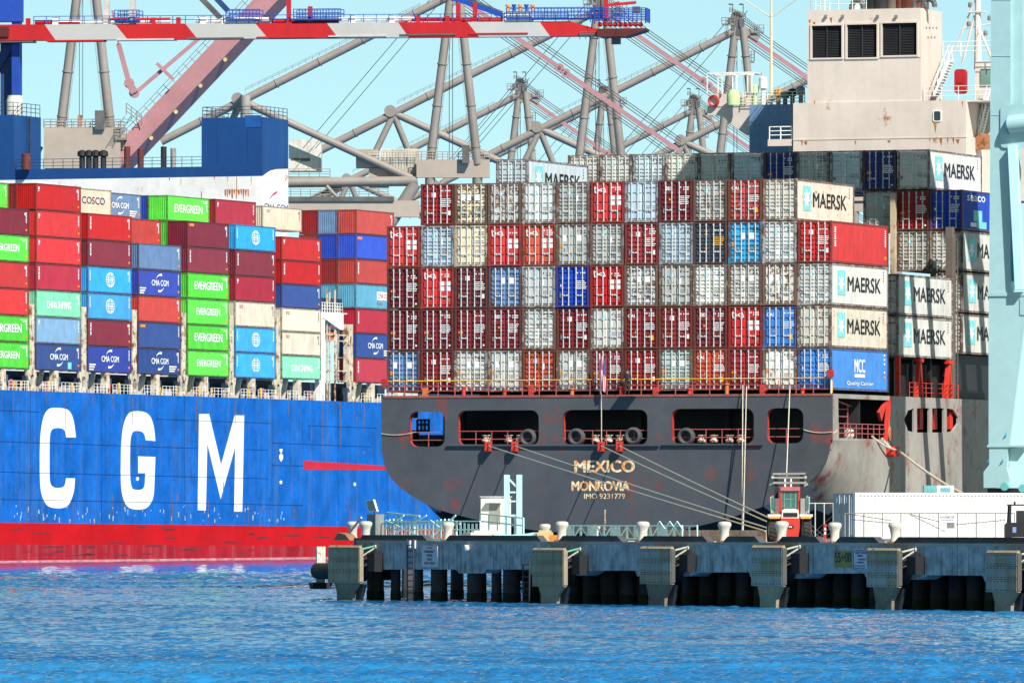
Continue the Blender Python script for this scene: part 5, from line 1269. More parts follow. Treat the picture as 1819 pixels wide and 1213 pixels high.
RUB = P('black_rubber', (.014, .014, .016), rough=.7, var=.3)
pe = math.atan2(61, 35.3)
PR = frame(-9.1, 507, 0, -pe)
pl = lambda px, py=950, y=0.: loc(px, py, PR, 'y', y)
pxx = lambda px, y=0.: pl(px, 950, y).x
pier = thing('pier', 'weathered concrete pier on dark piles running across the foreground', 'pier', PR)
xL, xR = pxx(634), pxx(1819) + 14
bot = [(xR, 1.7)]
for px, py in reversed(((668, 1011), (809, 1011), (816, 1018), (856, 1018), (864, 1011), (940, 1011), (944, 1021), (1033, 1022), (1047, 1013), (1128, 1013), (1132, 1023), (1227, 1023), (1238, 1016), (1330, 1016), (1334, 1027), (1426, 1027), (1441, 1018), (1535, 1018), (1540, 1029), (1632, 1029), (1648, 1021), (1745, 1022), (1750, 1033))):
    p = pl(px, py); bot.append((p.x, p.z))
b = MB().prism([(xL, 3.45), (xL, 1.75), (bot[-1][0] - .1, bot[-1][1])] + list(reversed(bot))[0:] + [(xR, 3.45)], 'y', 0, 1.1)
b.build('fascia_beam', CONC, pier)
b = MB().prism([(xL, -.02), (xR, -.02), (xR, 16), (xL, 13)], 'z', 3.45, 3.6); b.build('deck', DECKC, pier)
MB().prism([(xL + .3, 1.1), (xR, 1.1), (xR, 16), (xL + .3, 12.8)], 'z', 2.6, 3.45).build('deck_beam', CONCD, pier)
for a, c in ((635, 757), (789, 960), (990, 1103), (1134, 1256), (1282, 1348), (1379, 1456), (1481, 1560), (1585, 1850)):
    x0, x1 = pxx(a), pxx(c); k = MB().prism([(x0, 3.6), (x0 + .55, 3.93), (x1 - .55, 3.93), (x1, 3.6)], 'y', .05, .5); k.build('kerb', P('dark_kerb_concrete', (.06, .062, .068), var=.3, streak=.2, rough=.8), pier)
    xx = x0 + .9
    while xx < x1 - 1.2:
        MB().box(xx, xx + .75, -.012, .0 - .004, 3.50, 3.555).build('sunlit_scupper', LETTER, pier); xx += 1.9  # white dashes painted for sunlit deck showing through drain slots
rnd = random.Random(11)
for px, r_ in ((667, .52), (703, .30), (744, .27), (780, .5), (847, .58), (882, .3), (909, .52)):
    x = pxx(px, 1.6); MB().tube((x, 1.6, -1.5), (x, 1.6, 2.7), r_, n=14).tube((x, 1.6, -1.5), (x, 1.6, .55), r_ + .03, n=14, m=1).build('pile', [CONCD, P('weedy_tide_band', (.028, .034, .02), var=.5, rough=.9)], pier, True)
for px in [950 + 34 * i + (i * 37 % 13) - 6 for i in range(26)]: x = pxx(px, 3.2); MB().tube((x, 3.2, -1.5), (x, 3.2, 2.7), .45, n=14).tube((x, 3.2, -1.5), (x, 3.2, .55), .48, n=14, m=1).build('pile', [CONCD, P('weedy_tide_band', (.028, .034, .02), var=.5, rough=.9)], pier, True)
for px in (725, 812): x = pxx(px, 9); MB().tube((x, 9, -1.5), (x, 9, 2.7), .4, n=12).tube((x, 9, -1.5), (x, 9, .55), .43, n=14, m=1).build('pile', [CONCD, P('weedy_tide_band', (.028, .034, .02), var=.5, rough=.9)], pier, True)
x = pxx(940, 7); MB().box(x, xR, 7, 7.4, -1.5, 2.8).build('under_deck_shade_wall', P('dark_under_deck', (.02, .02, .022)), pier)  # near-black wall put in for the dark under the deck
b = MB().ladder((pxx(732), -.12, -.2), (pxx(732), -.12, 3.7), .75, .045, .33); b.build('ladder', P('dark_ladder_steel', (.05, .055, .07)), pier)
b = MB().ladder((pxx(938), -.12, -.2), (pxx(938), -.12, 2.6), .75, .045, .33); b.build('ladder', P('dark_ladder_steel', (.05, .055, .07)), pier)
SIGNW = P('weathered_sign_white', (.62, .60, .66), var=.1, streak=.2)
def board(px0, px1, py0, py1, m, name='sign'):
    a, c = pl(px0, py0), pl(px1, py1); k = MB().box(a.x, c.x, -.06, 0, c.z, a.z); return k.build(name, m, pier), a, c
o, a, c = board(751, 778.5, 969, 1007, SIGNW)
f = lambda u, v: (u, -.068, v); w_, h_, mx = c.x - a.x, a.z - c.z, (a.x + c.x) / 2
RT = P('dark_red_lettering', (.2, .03, .05))
for i, (s, ws) in enumerate((('EMERGENCY', .66), ('VESSEL', .4), ('ONLY', .3), ('KEEP CLEAR', .7))): MB().text(s, mx, a.z - h_ * (.27 + .18 * i), w_ * ws, h_ * .105, f, .04).build('lettering', RT, o)
b = MB(); lines(b, f, mx - w_ * .18, a.z - h_ * .12, 1, w_ * .36, 0, random.Random(2), .1, .06)
b.build('small_print', RT, o)
o, a, c = board(1483.5, 1515, 978, 1008, P('faded_yellow_plate', (.30, .24, .06), var=.3, streak=.4))
b = MB().text('55+00', (a.x + c.x) / 2, (a.z + c.z) / 2 + .1, (c.x - a.x) * .92, (a.z - c.z) * .62, f, .02); b.build('lettering', BLACKL, o)
o, a, c = board(1516, 1545, 975, 1014, SIGNW); w_, h_ = c.x - a.x, a.z - c.z
b = MB().text('KEEP AWAY', a.x + w_ * .55, a.z - h_ * .16, w_ * .72, h_ * .11, f, .02)
for i, z in enumerate((.34, .5, .64)): lines(b, f, a.x + w_ * (.3 + .08 * (i == 1)), a.z - h_ * z, 1, w_ * .4, 0, random.Random(i), .1, .09)
lines(b, f, a.x + w_ * .1, a.z - h_ * .78, 2, w_ * .8, 0, random.Random(9), .12, .05); b.prism(rrect(a.x + .08, c.x - .08, c.z + .05, a.z - .05, .08), 'y', -.064, -.068, 0, [rrect(a.x + .14, c.x - .14, c.z + .09, a.z - .09, .06)])
b.build('lettering', P('navy_lettering', (.01, .03, .16)), o)
p = pl(832, 973); MB().lathe([(.12, -.25), (.2, -.2), (.16, 0)], (p.x, 0, p.z), 10, 0, 'y').build('mooring_eye', LETTER, pier)
for px in (729, 738): p = pl(px, 966); MB().box(p.x - .1, p.x + .1, -.1, 0, p.z - .25, p.z + .22).build('cleat', LETTER, pier)
# fender panels along the face
PADS = [P('fender_pad_olive', (.33, .275, .18), rough=.6, streak=.3, var=.25), P('fender_pad_grey', (.35, .335, .30), rough=.6, streak=.3, var=.25), P('fender_pad_brown', (.34, .26, .15), rough=.6, streak=.3, var=.25), P('pale_fender_edge', (.34, .28, .19), rust=.3, var=.2), P('weedy_fender_foot', (.2, .175, .12), var=.4, rough=.8), RUB, P('pale_chain_arm', (.42, .42, .36)), P('green_chain_arm', (.1, .42, .28)), P('black_bolt', (.02, .02, .02))]
FLAB = ['olive fender panel at the left end of the pier', 'olive fender panel beside the lower ladder, second from the left end', 'grey tiled fender panel between the two bollards at centre', 'grey tiled fender panel below the forklift', 'tiled fender panel beside the yellow number plate', 'tiled fender panel at the right edge of the photo']
for i, (px, tz, bz) in enumerate(((582.5, 968, 1035.5), (945, 972.5, 1042), (1136, 970, 1037.5), (1334, 968, 1041), (1539, 973, 1043), (1751, 977, 1052))):
    yF = -1.05
    a, c = pl(px, tz, yF), pl(px + 55, bz, yF)
    x0, x1, zt_, zb2 = a.x, c.x, a.z, c.z
    t = thing('fender_panel', FLAB[i], 'fender', PR @ Matrix.Translation(((x0 + x1) / 2, yF, 0)), 'fender panels along the pier face')
    hw = (x1 - x0) / 2; b = MB(); rr = random.Random(i)
    b.box(-hw, hw, .06, .26, zb2, zt_ - .12, 0)
    b.prism([(.0, zt_ - .12), (.26, zt_ - .12), (.22, zt_), (.1, zt_)], 'x', -hw + .05, hw - .05, 3)
    for r_ in range(3):
        for q_ in range(3):
            xa, xb = -hw + 2 * hw * q_ / 3 + .02, -hw + 2 * hw * (q_ + 1) / 3 - .02; z0, z1 = zb2 + (zt_ - .14 - zb2) * r_ / 3 + .02, zb2 + (zt_ - .14 - zb2) * (r_ + 1) / 3 - .02
            b.box(xa, xb, 0, .06, z0, z1, (0 if rr.random() < .8 else 2) if i < 2 else rr.choice((0, 1, 1, 1)))
            for bx in (.15, .5, .85):
                for zz in (.14, .86): b.box(xa + (xb - xa) * bx - .05, xa + (xb - xa) * bx + .05, -.008, 0, z0 + (z1 - z0) * zz - .03, z0 + (z1 - z0) * zz + .03, 8)
    b.build('panel', PADS, t)
    MB().box(hw, hw + .06, .02, .28, zb2 + .1, zt_ - .15).build('edge_plate', PADS[3] if i in (0, 1) else P('dull_fender_edge', (.10, .10, .09), rust=.2), t)
    MB().prism([(-hw * .66, zb2 - .002), (hw * .9, zb2 - .002), (hw * .55, .5), (hw * .5, -.6), (-hw * .5, -.6), (-hw * .5, .5)], 'y', .08, .34).build('panel_foot', PADS[4] if i % 2 == 0 else PADS[0], t)
    MB().prism([(hw * .55, zb2 - .05), (hw * 1.05, zb2 - .05), (hw * .75, -.2), (hw * .55, -.2)], 'y', .3, .5).build('foot_brace', DARK, t)
    MB().lathe([(.85, .26), (.85, .36), (.62, .55), (.75, .9), (.85, 1.04)], (hw * .35, 0, (zt_ + zb2) / 2 - .2), 18, 0, 'y').lathe([(.8, .26), (.6, .6), (.8, 1.04)], (-hw * .45, 0, (zt_ + zb2) / 2 - .2), 16, 0, 'y').build('rubber_cone', RUB, t, True)
    MB().box(hw + .2, hw + 1.1, .45, 1.03, zb2 + .7, zt_ - .45).build('buffer_block', RUB, t)
    g = PADS[7] if i < 2 else PADS[6]
    MB().tube((hw - .05, .3, zt_ - .22), (hw + .2, .98, zt_ - .04), .06).build('chain_arm', g, t)
    MB().tube((hw - .05, .3, zt_ - .62), (hw + .2, .98, zt_ - .16), .055).build('chain_arm', PADS[6], t)
    MB().lathe([(.13, -.06), (.13, .06)], (hw + .22, .98, zt_ - .09), 10, 0, 'y').build('chain_anchor', PADS[6], t)
# fender on the pier's end face
e = pl(570, 1000, 3.)
t = thing('fender_panel', 'fender frame seen edge on at the far left end of the pier', 'fender', PR @ Matrix.Translation((xL - .1, 2.6, 0)), 'fender panels along the pier face')
ex = pl(560, 990, 2.6).x - xL
MB().box(ex + .35, ex + .5, -.1, .5, 1.0, 3.2).build('panel', P('offwhite_fender_frame', (.5, .48, .42), rust=.2), t)
MB().lathe([(.5, ex + .4), (.5, -.1)], (0, 0, 1.7), 16, 0, 'x').build('rubber_cone', RUB, t)
MB().prism([(-.6, 1.0), (.9, 1.0), (.7, .6), (-.5, .6)], 'x', ex + .35, ex + .7).build('panel_foot', RUB, t)
MB().box(xL - .75, xL, .2, 2., 2.6, 3.75).build('end_block', P('blue_grey_block', (.07, .10, .16)), pier)

# bollards
bolm = P('pale_bollard_paint', (.60, .58, .52), rust=.22, streak=.2, scale=1.2)
prof = [(.27, 0), (.27, .12), (.235, .3), (.25, .55), (.31, .72), (.36, .82), (.375, .9), (.33, 1.0), (.2, 1.04), (.02, 1.05)]
BOL = [('thick pale bollard beside the solar lamp, nearer the pier edge', 650, 1.2, 1.04), ('pale bollard at the left tip of the pier with a bar leaning on it', 627, 5.0, 1.02), ('bollard in front of the light blue railing left of the white booth', 796, 1.2, 1.0), ('low bollard behind the yellow block', 968, 5.5, .9),
       ('bollard just right of the yellow block', 998, 1.2, 1.04), ('small bollard behind the light blue truss', 1057, 7.5, .85), ('bollard at the middle of the light blue truss', 1142, 1.2, 1.04), ('lone bollard in open space left of the forklift', 1287, 1.2, 1.04),
       ('bollard in front of the red forklift', 1388.5, 1.2, 1.06), ('bollard in front of the shaded container end', 1483, 1.2, 1.0), ('bollard before the white container and its wire fence', 1590, 1.2, 1.0)]
bol0 = None
for i, (lab, px, y, sc_) in enumerate(BOL):
    if bol0 is None:
        bol0 = thing('bollard', '', 'bollard'); MB().lathe(prof, n=24).build('post', bolm, bol0, True); MB().lathe([(.45, 0), (.45, .05), (.3, .07)], n=20).build('base_plate', P('rusted_plate', (.25, .12, .07), rust=.5), bol0); r = bol0
    else: r = copy_tree(bol0)
    r.matrix_world = PR @ Matrix.Translation((pl(px, 945, y).x, y, 3.6)) @ Matrix.Diagonal((sc_, sc_, sc_ * 1.06, 1)); tag(r, lab, 'bollard', 'mooring bollards along the pier')

# ---- gear on the pier
LB_ = P('light_blue_paint', (.50, .82, .85), var=.08, streak=.15, scale=.5, dirt=(.5, .62, .6))
def ptn(px, py, y): return pl(px, py, y)
gy = 5.0
t = thing('gangway', 'light blue picket railed gangway lying along the pier before the white booth', 'gangway', PR)
b = MB()
xs = [pxx(px, gy) for px in range(664, 856, 7)]
for x in xs: b.bar((x, gy, 3.7), (x, gy, 4.75 + .15 * math.sin(x)), .09)
for z in (3.9, 4.25, 4.75): b.bar((xs[0], gy, z), (xs[-1], gy, z), .08)
for x0, x1 in ((664, 720), (690, 760), (770, 812)): b.bar((pxx(x0, gy), gy - .3, 3.65), (pxx(x1, gy), gy - .1, 5.1), .08).bar((pxx(x1, gy), gy - .2, 3.7), (pxx(x0, gy), gy - .2, 4.8), .07)
b.build('side_railing', LB_, t)
b = MB()
for z in (3.7, 4.6): b.bar((xs[1], gy - 1.1, z), (xs[-2], gy - 1.1, z), .08)
for x in xs[1:-1:2]: b.bar((x, gy - 1.1, 3.65), (x, gy - 1.1, 4.6), .08)
b.build('side_railing', LB_, t)
MB().box(xs[0], xs[-1], gy - 1.1, gy, 3.62, 3.74).build('walkway', P('pale_grating', (.5, .62, .6), var=.3), t)
b = MB().bar((pxx(690, 5.5), 5.4, 5.25), (pxx(748, 5.5), 5.4, 5.05), .1).bar((pxx(700, 5.4), 5.4, 3.7), (pxx(704, 5.4), 5.4, 5.25), .1).bar((pxx(735, 5.4), 5.4, 3.7), (pxx(738, 5.4), 5.4, 5.1), .1).bar((pxx(664, 5.4), 5.4, 4.6), (pxx(690, 5.4), 5.4, 5.25), .1); b.build('handrail', LB_, t)
ty = 4.6
t = thing('truss', 'light blue tubular truss gangway lying flat between bollards', 'gangway', PR)
b = MB(); x0, x1 = pxx(1005, ty), pxx(1212, ty); n = 15
for y, z in ((ty, 3.75), (ty, 4.5), (ty + 1, 3.75), (ty + 1, 4.5)): b.bar((x0, y, z), (x1, y, z), .08)
for i in range(n + 1):
    x = x0 + (x1 - x0) * i / n; b.bar((x, ty, 3.7), (x, ty, 4.5), .07).bar((x, ty + 1, 3.7), (x, ty + 1, 4.5), .07)
    if i < n: xn = x0 + (x1 - x0) * (i + 1) / n; b.bar((x, ty, 3.75 if i % 2 else 4.5), (xn, ty, 4.5 if i % 2 else 3.75), .055)
for i in range(0, n, 3): x = x0 + (x1 - x0) * (i + .5) / n; b.lathe([(.3, ty - .05), (.36, ty), (.3, ty + .05)], (x, 0, 4.15), 12, 0, 'y')
b.build('truss_frame', LB_, t)
b = MB()
for px in (1172, 1190, 1203): x = pxx(px, ty); b.bar((x, ty - .2, 4.5), (x + .3, ty - .2, 4.75), .06).bar((x + .3, ty - .2, 4.75), (x + 1.0, ty - .2, 4.25), .06)
b.build('hinge_hoop', LB_, t)
def PF(px, y, rz=-14): c = PR @ Vector((pxx(px, y), y, 3.6)); return frame(c.x, c.y, 3.6, R(rz))
TF = PF(900.5, 7.0); fz = lambda px, py: loc(px, py, TF, 'y', 0)
t = thing('gate_tower', 'tall light blue gallows of two posts with braces beside the white booth', 'tower', TF)
xa, xb = 0, fz(922.5, 900).x; zt_ = fz(900, 843).z
for x in (xa, xb): MB().box(x - .15, x + .15, -.12, .12, 0, zt_).build('post', LB_, t)
b = MB()
for py in (874, 890, 915): z = fz(910, py).z; b.bar((xa, 0, z), (xb, 0, z), .1)
b.bar((xa, 0, fz(0, 848).z), (xb, 0, fz(0, 870).z), .1); b.build('cross_brace', LB_, t)
BF = PF(854, 8.0); fz = lambda px, py: loc(px, py, BF, 'y', 0)
t = thing('guard_booth', 'small white booth with a dull window beside light blue gallows', 'booth', BF)
c = fz(897, 883)
MB().box(0, c.x, 0, 1.5, 0, c.z).build('wall', P('booth_white', (.84, .83, .78), streak=.12), t)
a2, c2 = fz(869, 893), fz(889, 930); MB().box(a2.x, c2.x, -.03, 0, c2.z, a2.z).build('window', P('dull_green_glass', (.3, .32, .27), rough=.3), t)
a3, c3 = fz(865, 889), fz(891, 893); MB().box(a3.x, c3.x, -.35, 0, c3.z, a3.z).build('awning', P('booth_white', (.84, .83, .78)), t); MB().box(-.06, c.x + .06, -.06, 1.56, c.z, c.z + .07).build('roof', P('grey_roof', (.5, .5, .5)), t)
t = thing('rail_section', 'light blue guard rail in front of the booth sloping down to the right', 'railing', PR)
b = MB(); p, q_ = pl(853, 912, 6.4), pl(930, 920, 6.4)
for d in (0, .45): b.bar((p.x, 6.4, p.z - d), (q_.x, 6.4, q_.z - d), .08)
for i in range(6): x = p.x + (q_.x - p.x) * i / 5; b.bar((x, 6.4, 3.6), (x, 6.4, p.z + (q_.z - p.z) * i / 5), .07)
b.build('rail_bars', LB_, t)
tag(MB().prism([(-1.3, .4), (-.9, .02), (.8, .02), (1.3, .5), (.6, .4), (-.3, .35)], 'y', 0, .8).build('work_float', LB_), 'light blue boat shaped float lying on the pier right of the booth', 'float').matrix_world = PF(913, 5)
t = thing('solar_lamp', 'solar panel lamp tilted on a grey cabinet at the left tip of the pier', 'lamp', PR)
sy = 3.5; a, c = pl(652, 913, sy), pl(667, 945, sy); MB().box(a.x, c.x, sy, sy + .6, 3.6, a.z).build('cabinet', P('grey_cabinet', (.24, .25, .25), streak=.3), t)
p0, p1, p2, p3 = [pl(*q_, sy) for q_ in ((655, 909), (669.5, 908), (663, 887), (649, 888))]
fr = [Vector(p) for p in (p0, p1, p2, p3)]; back = Vector((0, .12, 0)); b = MB().add(fr + [p + back for p in fr], [(0, 1, 2, 3), (7, 6, 5, 4), (0, 4, 5, 1), (1, 5, 6, 2), (2, 6, 7, 3), (3, 7, 4, 0)]); b.build('panel_frame', LETTER, t)
cc = sum(fr, Vector()) / 4; inn = [cc + (p - cc) * .8 - Vector((0, .012, 0)) for p in fr]; MB().add(inn, [(0, 1, 2, 3)]).build('solar_cell', P('solar_cell', (.09, .13, .18), rough=.15), t)
MB().tube(((a.x + c.x) / 2, sy + .3, a.z), ((p0.x + p1.x) / 2, sy + .1, p0.z + .1), .07).build('lamp_post', GREYST, t)
p, q_ = pl(613, 955, 2.), pl(642, 919, 2.); o = MB().bar(p, q_, .1).build('loose_bar', P('pale_bar', (.6, .55, .48))); o.matrix_world = PR; tag(o, 'pale bar leaning on the bollards at the tip of the pier', 'bar')
x = pxx(612, 1.5); o = MB().prism([(x - .9, 3.6), (x + 1.2, 3.6), (x + .6, 3.95), (x - .3, 4.05)], 'y', 1.2, 1.8).build('timber_block', P('rusty_timber', (.3, .15, .08), rust=.3)); o.matrix_world = PR; tag(o, 'rusty wedge of timber at the left tip of the pier', 'timber')
for px, y, hx_, h_, m_, lab in ((966, 4.2, .42, .62, P('cream_block', (.62, .5, .26), rust=.3), 'cream yellow block between two bollards right of the booth'), (984, 4.0, .3, .35, P('orange_block', (.6, .25, .04)), 'small orange block right of the cream yellow one'),
                          (842, 3.8, .8, .5, P('grey_pump', (.2, .2, .24), var=.3), 'grey pump box in front of the white booth'), (862, 3.8, .9, .6, P('white_red_board', (.75, .7, .66), rust=.3), 'white board with red stains before the booth'), (733, 6.5, .5, .62, REDP, 'red box behind the light blue pickets')):
    o = MB().box(-hx_, hx_, 0, .6, 0, h_ * .82).box(-hx_ * .8, hx_ * .8, .1, .5, h_ * .82, h_).build('supply_box', m_); o.matrix_world = PF(px, y); tag(o, lab, 'box')

# ---- quay behind the pier at right
QZ = 3.6
b = MB(); pts = [PR @ Vector((pxx(1330, 16), 15.5, 0)), PR @ Vector((xR, 15.5, 0)), Vector((160, 460, 0)), Vector((200, 760, 0)), MX @ Vector((18.0, 170, 0)), MX @ Vector((18.0, -30, 0)), ]
b.prism([(p.x, p.y) for p in pts], 'z', -1.5, QZ - .012); structure(b.build('quay', P('quay_asphalt', (.19, .18, .165), var=.2, rough=.9, scale=.1)))
p0, p1 = world(1062, 955, 512), world(1366, 955, 492); d = (p1 - p0)
o = MB().bar((p0.x, p0.y, QZ + .32), (p1.x, p1.y, QZ + .32), .4, .62).build('low_wall', P('rust_stained_wall', (.5, .36, .28), rust=.45, var=.3)); tag(o, 'low rust stained wall behind the pier left of the forklift', 'wall')
# white container store
wc = frame(world(1519, 958, 520).x, 520, QZ, R(31))
t = thing('storage_container', 'long bright white container standing on the quay with its shaded end towards left', 'container', wc)
Wc = P('bright_white_container', (.72, .72, .71), var=.05, streak=.1, scale=.3); Sh = P('shaded_container_end', (.36, .50, .68), var=.1, streak=.2)  # end tone has its bluish shade painted in; the box is white
b = MB(); pts = []
n = 60
for i in range(n): x = .2 + 16.0 * i / n; d_ = 16. / n; pts += [(x, 0), (x + d_ * .5, 0), (x + d_ * .62, .065), (x + d_ * .9, .065)]
k = len(pts); b.add([(x, y, .18) for x, y in pts] + [(x, y, 2.72) for x, y in pts], [(i, i + 1, k + i + 1, k + i) for i in range(k - 1)])
b.box(.12, 16.2, .08, 2.4, .05, 2.85); b.box(0, 16.3, -.01, .1, .02, .18).box(0, 16.3, -.01, .1, 2.72, 2.9).box(0, .2, -.008, .1, .18, 2.72); b.build('body', Wc, t)
b = MB().box(-.02, .12, .12, 2.42, .04, 2.86)
for i in range(4): b.box(-.045, -.02, .35 + .55 * i, .6 + .55 * i, .3, 2.6)
b.build('end_doors', Sh, t)
for i in range(3): MB().tube((-.07, .55 + .55 * i, .15), (-.07, .55 + .55 * i, 2.75), .025, n=6).build('locking_bar', STEEL, t)
b = MB()
for i in range(40): b.box(.3 + .4 * i, .5 + .4 * i, -.016, -.012, 2.79, 2.82)
b.build('edge_slots', GREYST, t)
# wire fences
def fence(p, q_, h, lab, n, wires=True):
    t = thing('wire_fence', lab, 'fence', Matrix.Translation(p))
    d = q_ - p
    for i in range(n + 1): c = d * i / n; MB().tube(c, c + Vector((0, 0, h)), .035, n=6).build('post', STEEL if n < 5 else P('dull_fence_steel', (.3, .3, .3)), t)
    b = MB()
    for z in (.08, h): b.tube((0, 0, z), d + Vector((0, 0, z)), .03, n=5)
    b.build('rail', STEEL if n < 5 else P('dull_fence_steel', (.3, .3, .3)), t)
    if wires:
        b = MB(); m = int(d.length / .3)
        for i in range(m):
            c = d * i / m; e_ = d * min(1, (i + h / .3) / m)
            b.tube(c, e_.lerp(c, 0) + Vector((0, 0, h * min(1, (m - i) / (h / .3)))), .011, n=3); c2 = d * (i / m); s_ = d * max(0, (i - h / .3) / m)
            b.tube(c2, s_ + Vector((0, 0, h * min(1, i / (h / .3)))), .011, n=3)
        b.build('wire_mesh', P('wire_grey', (.22, .22, .22)), t)
    return t
fa, fb = world(1432, 958, 525), world(1480, 958, 525); fa.z = fb.z = QZ
fence(fa, fb, 2.25, 'chain link fence panel between the red forklift and the white container', 3)
fa, fb = world(1501, 958, 505), world(1802, 958, 498); fa.z = fb.z = QZ
t = fence(fa, fb, 1.62, 'thin wire fence in front of the long white container', 9, False)
b = MB(); rnd = random.Random(4)
for (a, c) in (((1507, 912), (1583, 924)), ((1512, 922), (1600, 930)), ((1615, 912), (1690, 932)), ((1690, 932), (1786, 923)), ((1618, 914), (1680, 944))):
    pts = []
    for i in range(21): w_ = world(a[0] + (c[0] - a[0]) * i / 20, a[1] + (c[1] - a[1]) * i / 20 + (.8 if i % 2 else 0), 499); pts.append(w_ - fa)
    b.path(pts, .022, 4)
b.build('sagging_wire', P('dark_wire', (.06, .06, .06)), t)
s0, s1 = world(1669, 912, 497.5), world(1697, 940, 497.5)
t = thing('fence_sign', 'small white sign with grey square hanging on the wire fence', 'sign', Matrix.Translation((s0.x, s0.y, s1.z)))
W_, H_ = s1.x - s0.x, s0.z - s1.z
MB().box(0, W_, -.02, 0, 0, H_).build('board', P('sign_white', (.84, .84, .83)), t)
b = MB().text('HARBOR', W_ * .5, H_ * .78, W_ * .9, H_ * .17, lambda u, v: (u, -.026, v), .01); lines(b, lambda u, v: (u, -.026, v), .1, H_ * .56, 1, W_ * .8, 0, rnd, .1, .05)
b.flat([(W_ * .3, H_ * .92), (W_ * .5, H_ * 1.0), (W_ * .45, H_ * .92)], lambda u, v: (u, -.026, v)); b.build('lettering', P('faded_black', (.12, .12, .12)), t)
MB().box(W_ * .45, W_ * .95, -.03, -.02, H_ * .08, H_ * .45).build('grey_panel', GREYST, t)
# traffic post
c = world(1465.5, 958, 480); t = thing('traffic_post', 'red and white flexible traffic post right of the red forklift', 'post', Matrix.Translation((c.x, c.y, QZ)))
MB().lathe([(.14, 0), (.14, .04), (.06, .06), (.055, .85), (.1, .9), (.1, .98), (.05, 1.02)], n=14).build('post', P('traffic_red', (.75, .02, .02)), t, True)
for z in (.42, .66): MB().lathe([(.064, z), (.064, z + .13)], n=14).build('reflective_band', LETTER, t)
# ------------------------------------------------------------------ forklifts
TYRE = P('tyre_rubber', (.03, .029, .028), var=.4, rough=.85, scale=3)
FRED = P('forklift_red', (.5, .03, .02), var=.08)
FWH = P('forklift_white', (.6, .58, .54), var=.1, rust=.1)
def wheel(t, x, y, r, w_):
    o = MB().lathe([(r * .55, -w_ / 2), (r * .95, -w_ / 2), (r, -w_ * .35), (r, w_ * .35), (r * .95, w_ / 2), (r * .55, w_ / 2)], (x, y, r), 24, 0, 'x')
    for i in range(20):
        a = 2 * math.pi * i / 20; o.bar((x - w_ * .4, y + math.cos(a) * r, r + math.sin(a) * r), (x + w_ * .4, y + math.cos(a + .2) * r, r + math.sin(a + .2) * r), .05, .05)
    o = o.build('wheel', TYRE, t); MB().lathe([(r * .5, -w_ * .52), (r * .2, -w_ * .56), (r * .2, w_ * .56), (r * .5, w_ * .52)], (x, y, r), 16, 0, 'x').build('rim', FWH, o)
FK = Matrix.Translation((world(1404, 955, 474).x, 474, QZ)) @ Matrix.Diagonal((1.05, 1.05, 1.04, 1))
t = thing('forklift', 'large red and white forklift parked facing away on the quay, cab between two masts', 'forklift', FK)
for x in (-.92, .92): wheel(t, x, .6, .62, .42)
for x in (-.95, .95): wheel(t, x, 3.0, .62, .42)
b = MB().prism([(-.42, .25), (.42, .25), (.5, .75), (.5, 1.28), (-.5, 1.28), (-.5, .75)], 'y', 0, 1.5); b.build('counterweight', FRED, t)
k = MB().prism([(.2 * math.cos(R(a)), .82 + .1 * math.sin(R(a))) for a in range(0, 360, 20)], 'y', -.03, -.002).build('badge', DARK, t); k = MB().text('KB', 0, .82, .16, .09, lambda u, v: (u, -.036, v), .05).build('badge_lettering', LETTER, t)
MB().prism([(-.48, 1.282), (.48, 1.282), (.44, 1.72), (.3, 1.8), (-.3, 1.8), (-.44, 1.72)], 'y', .05, 1.6).build('engine_hood', FWH, t)
b = MB(); b.box(-.38, .38, .03, .05, 1.36, 1.58)
for i in range(9): b.box(-.36 + .085 * i, -.32 + .085 * i, .0, .03, 1.37, 1.57)
b.build('grille', DARK, t)
for s in (-1, 1):
    MB().box(s * .5, s * 1.2, .05, 1.5, 1.36, 1.5).build('mudguard', FWH, t); MB().box(s * .55, s * 1.12, .03, .05, 1.26, 1.37).build('tail_lamp', P('amber_lamp', (.7, .3, .04)), t)
    MB().bar((s * .47, .7, 1.5), (s * .5, .75, 2.95), .1, .14).build('cab_post', FRED, t)
    MB().box(s * .56, s * .8, .5, .8, 1.5, 2.35).build('exhaust_filter' if s > 0 else 'hydraulic_pack', P('dusty_filter', (.26, .26, .24)) if s > 0 else P('dark_pinkish_tank', (.2, .10, .11)), t)
    MB().bar((s * .86, .6, 1.5), (s * .92, .6, 2.5), .06).bar((s * .98, .55, 1.55), (s * 1.02, .55, 2.45), .1, .06).build('mirror_frame', P('mirror_grey', (.35, .38, .36)), t)
    MB().box(s * .82, s * 1.0, .5, .56, 1.75, 2.4).build('side_window', P('cab_glass', (.05, .13, .12), rough=.1), t)
    MB().box(s * .34, s * .46, 2.2, 2.5, .2, 3.7).build('mast_rail', P('mast_steel', (.26, .255, .24), var=.2), t)
    MB().box(s * .58, s * .78, 2.15, 2.3, 1.5, 3.66).build('mast_channel', DARK, t)
    MB().lathe([(.08, -.1), (.08, .1)], (s * .88, 2.1, 3.5), 10, 0, 'y').build('work_lamp', P('filter_grey', (.4, .4, .37)), t)
    MB().bar((s * .75, 2.3, 3.5), (s * .95, 2.3, 3.1), .09).bar((s * .7, 2.3, 3.0), (s * 1.02, 2.3, 3.15), .12).build('mast_arm', P('mast_steel', (.26, .255, .24)), t)
MB().box(-.44, .44, .72, .76, 1.82, 2.72).build('rear_window', P('cab_glass', (.05, .13, .12), rough=.1), t)
b = MB()
for x in (-.3, .05, .3): b.box(x - .012, x + .012, .70, .72, 1.85, 2.7)
b.box(-.3, .15, .70, .72, 2.3, 2.33).build('window_bar', P('cab_green_trim', (.2, .42, .34)), t)
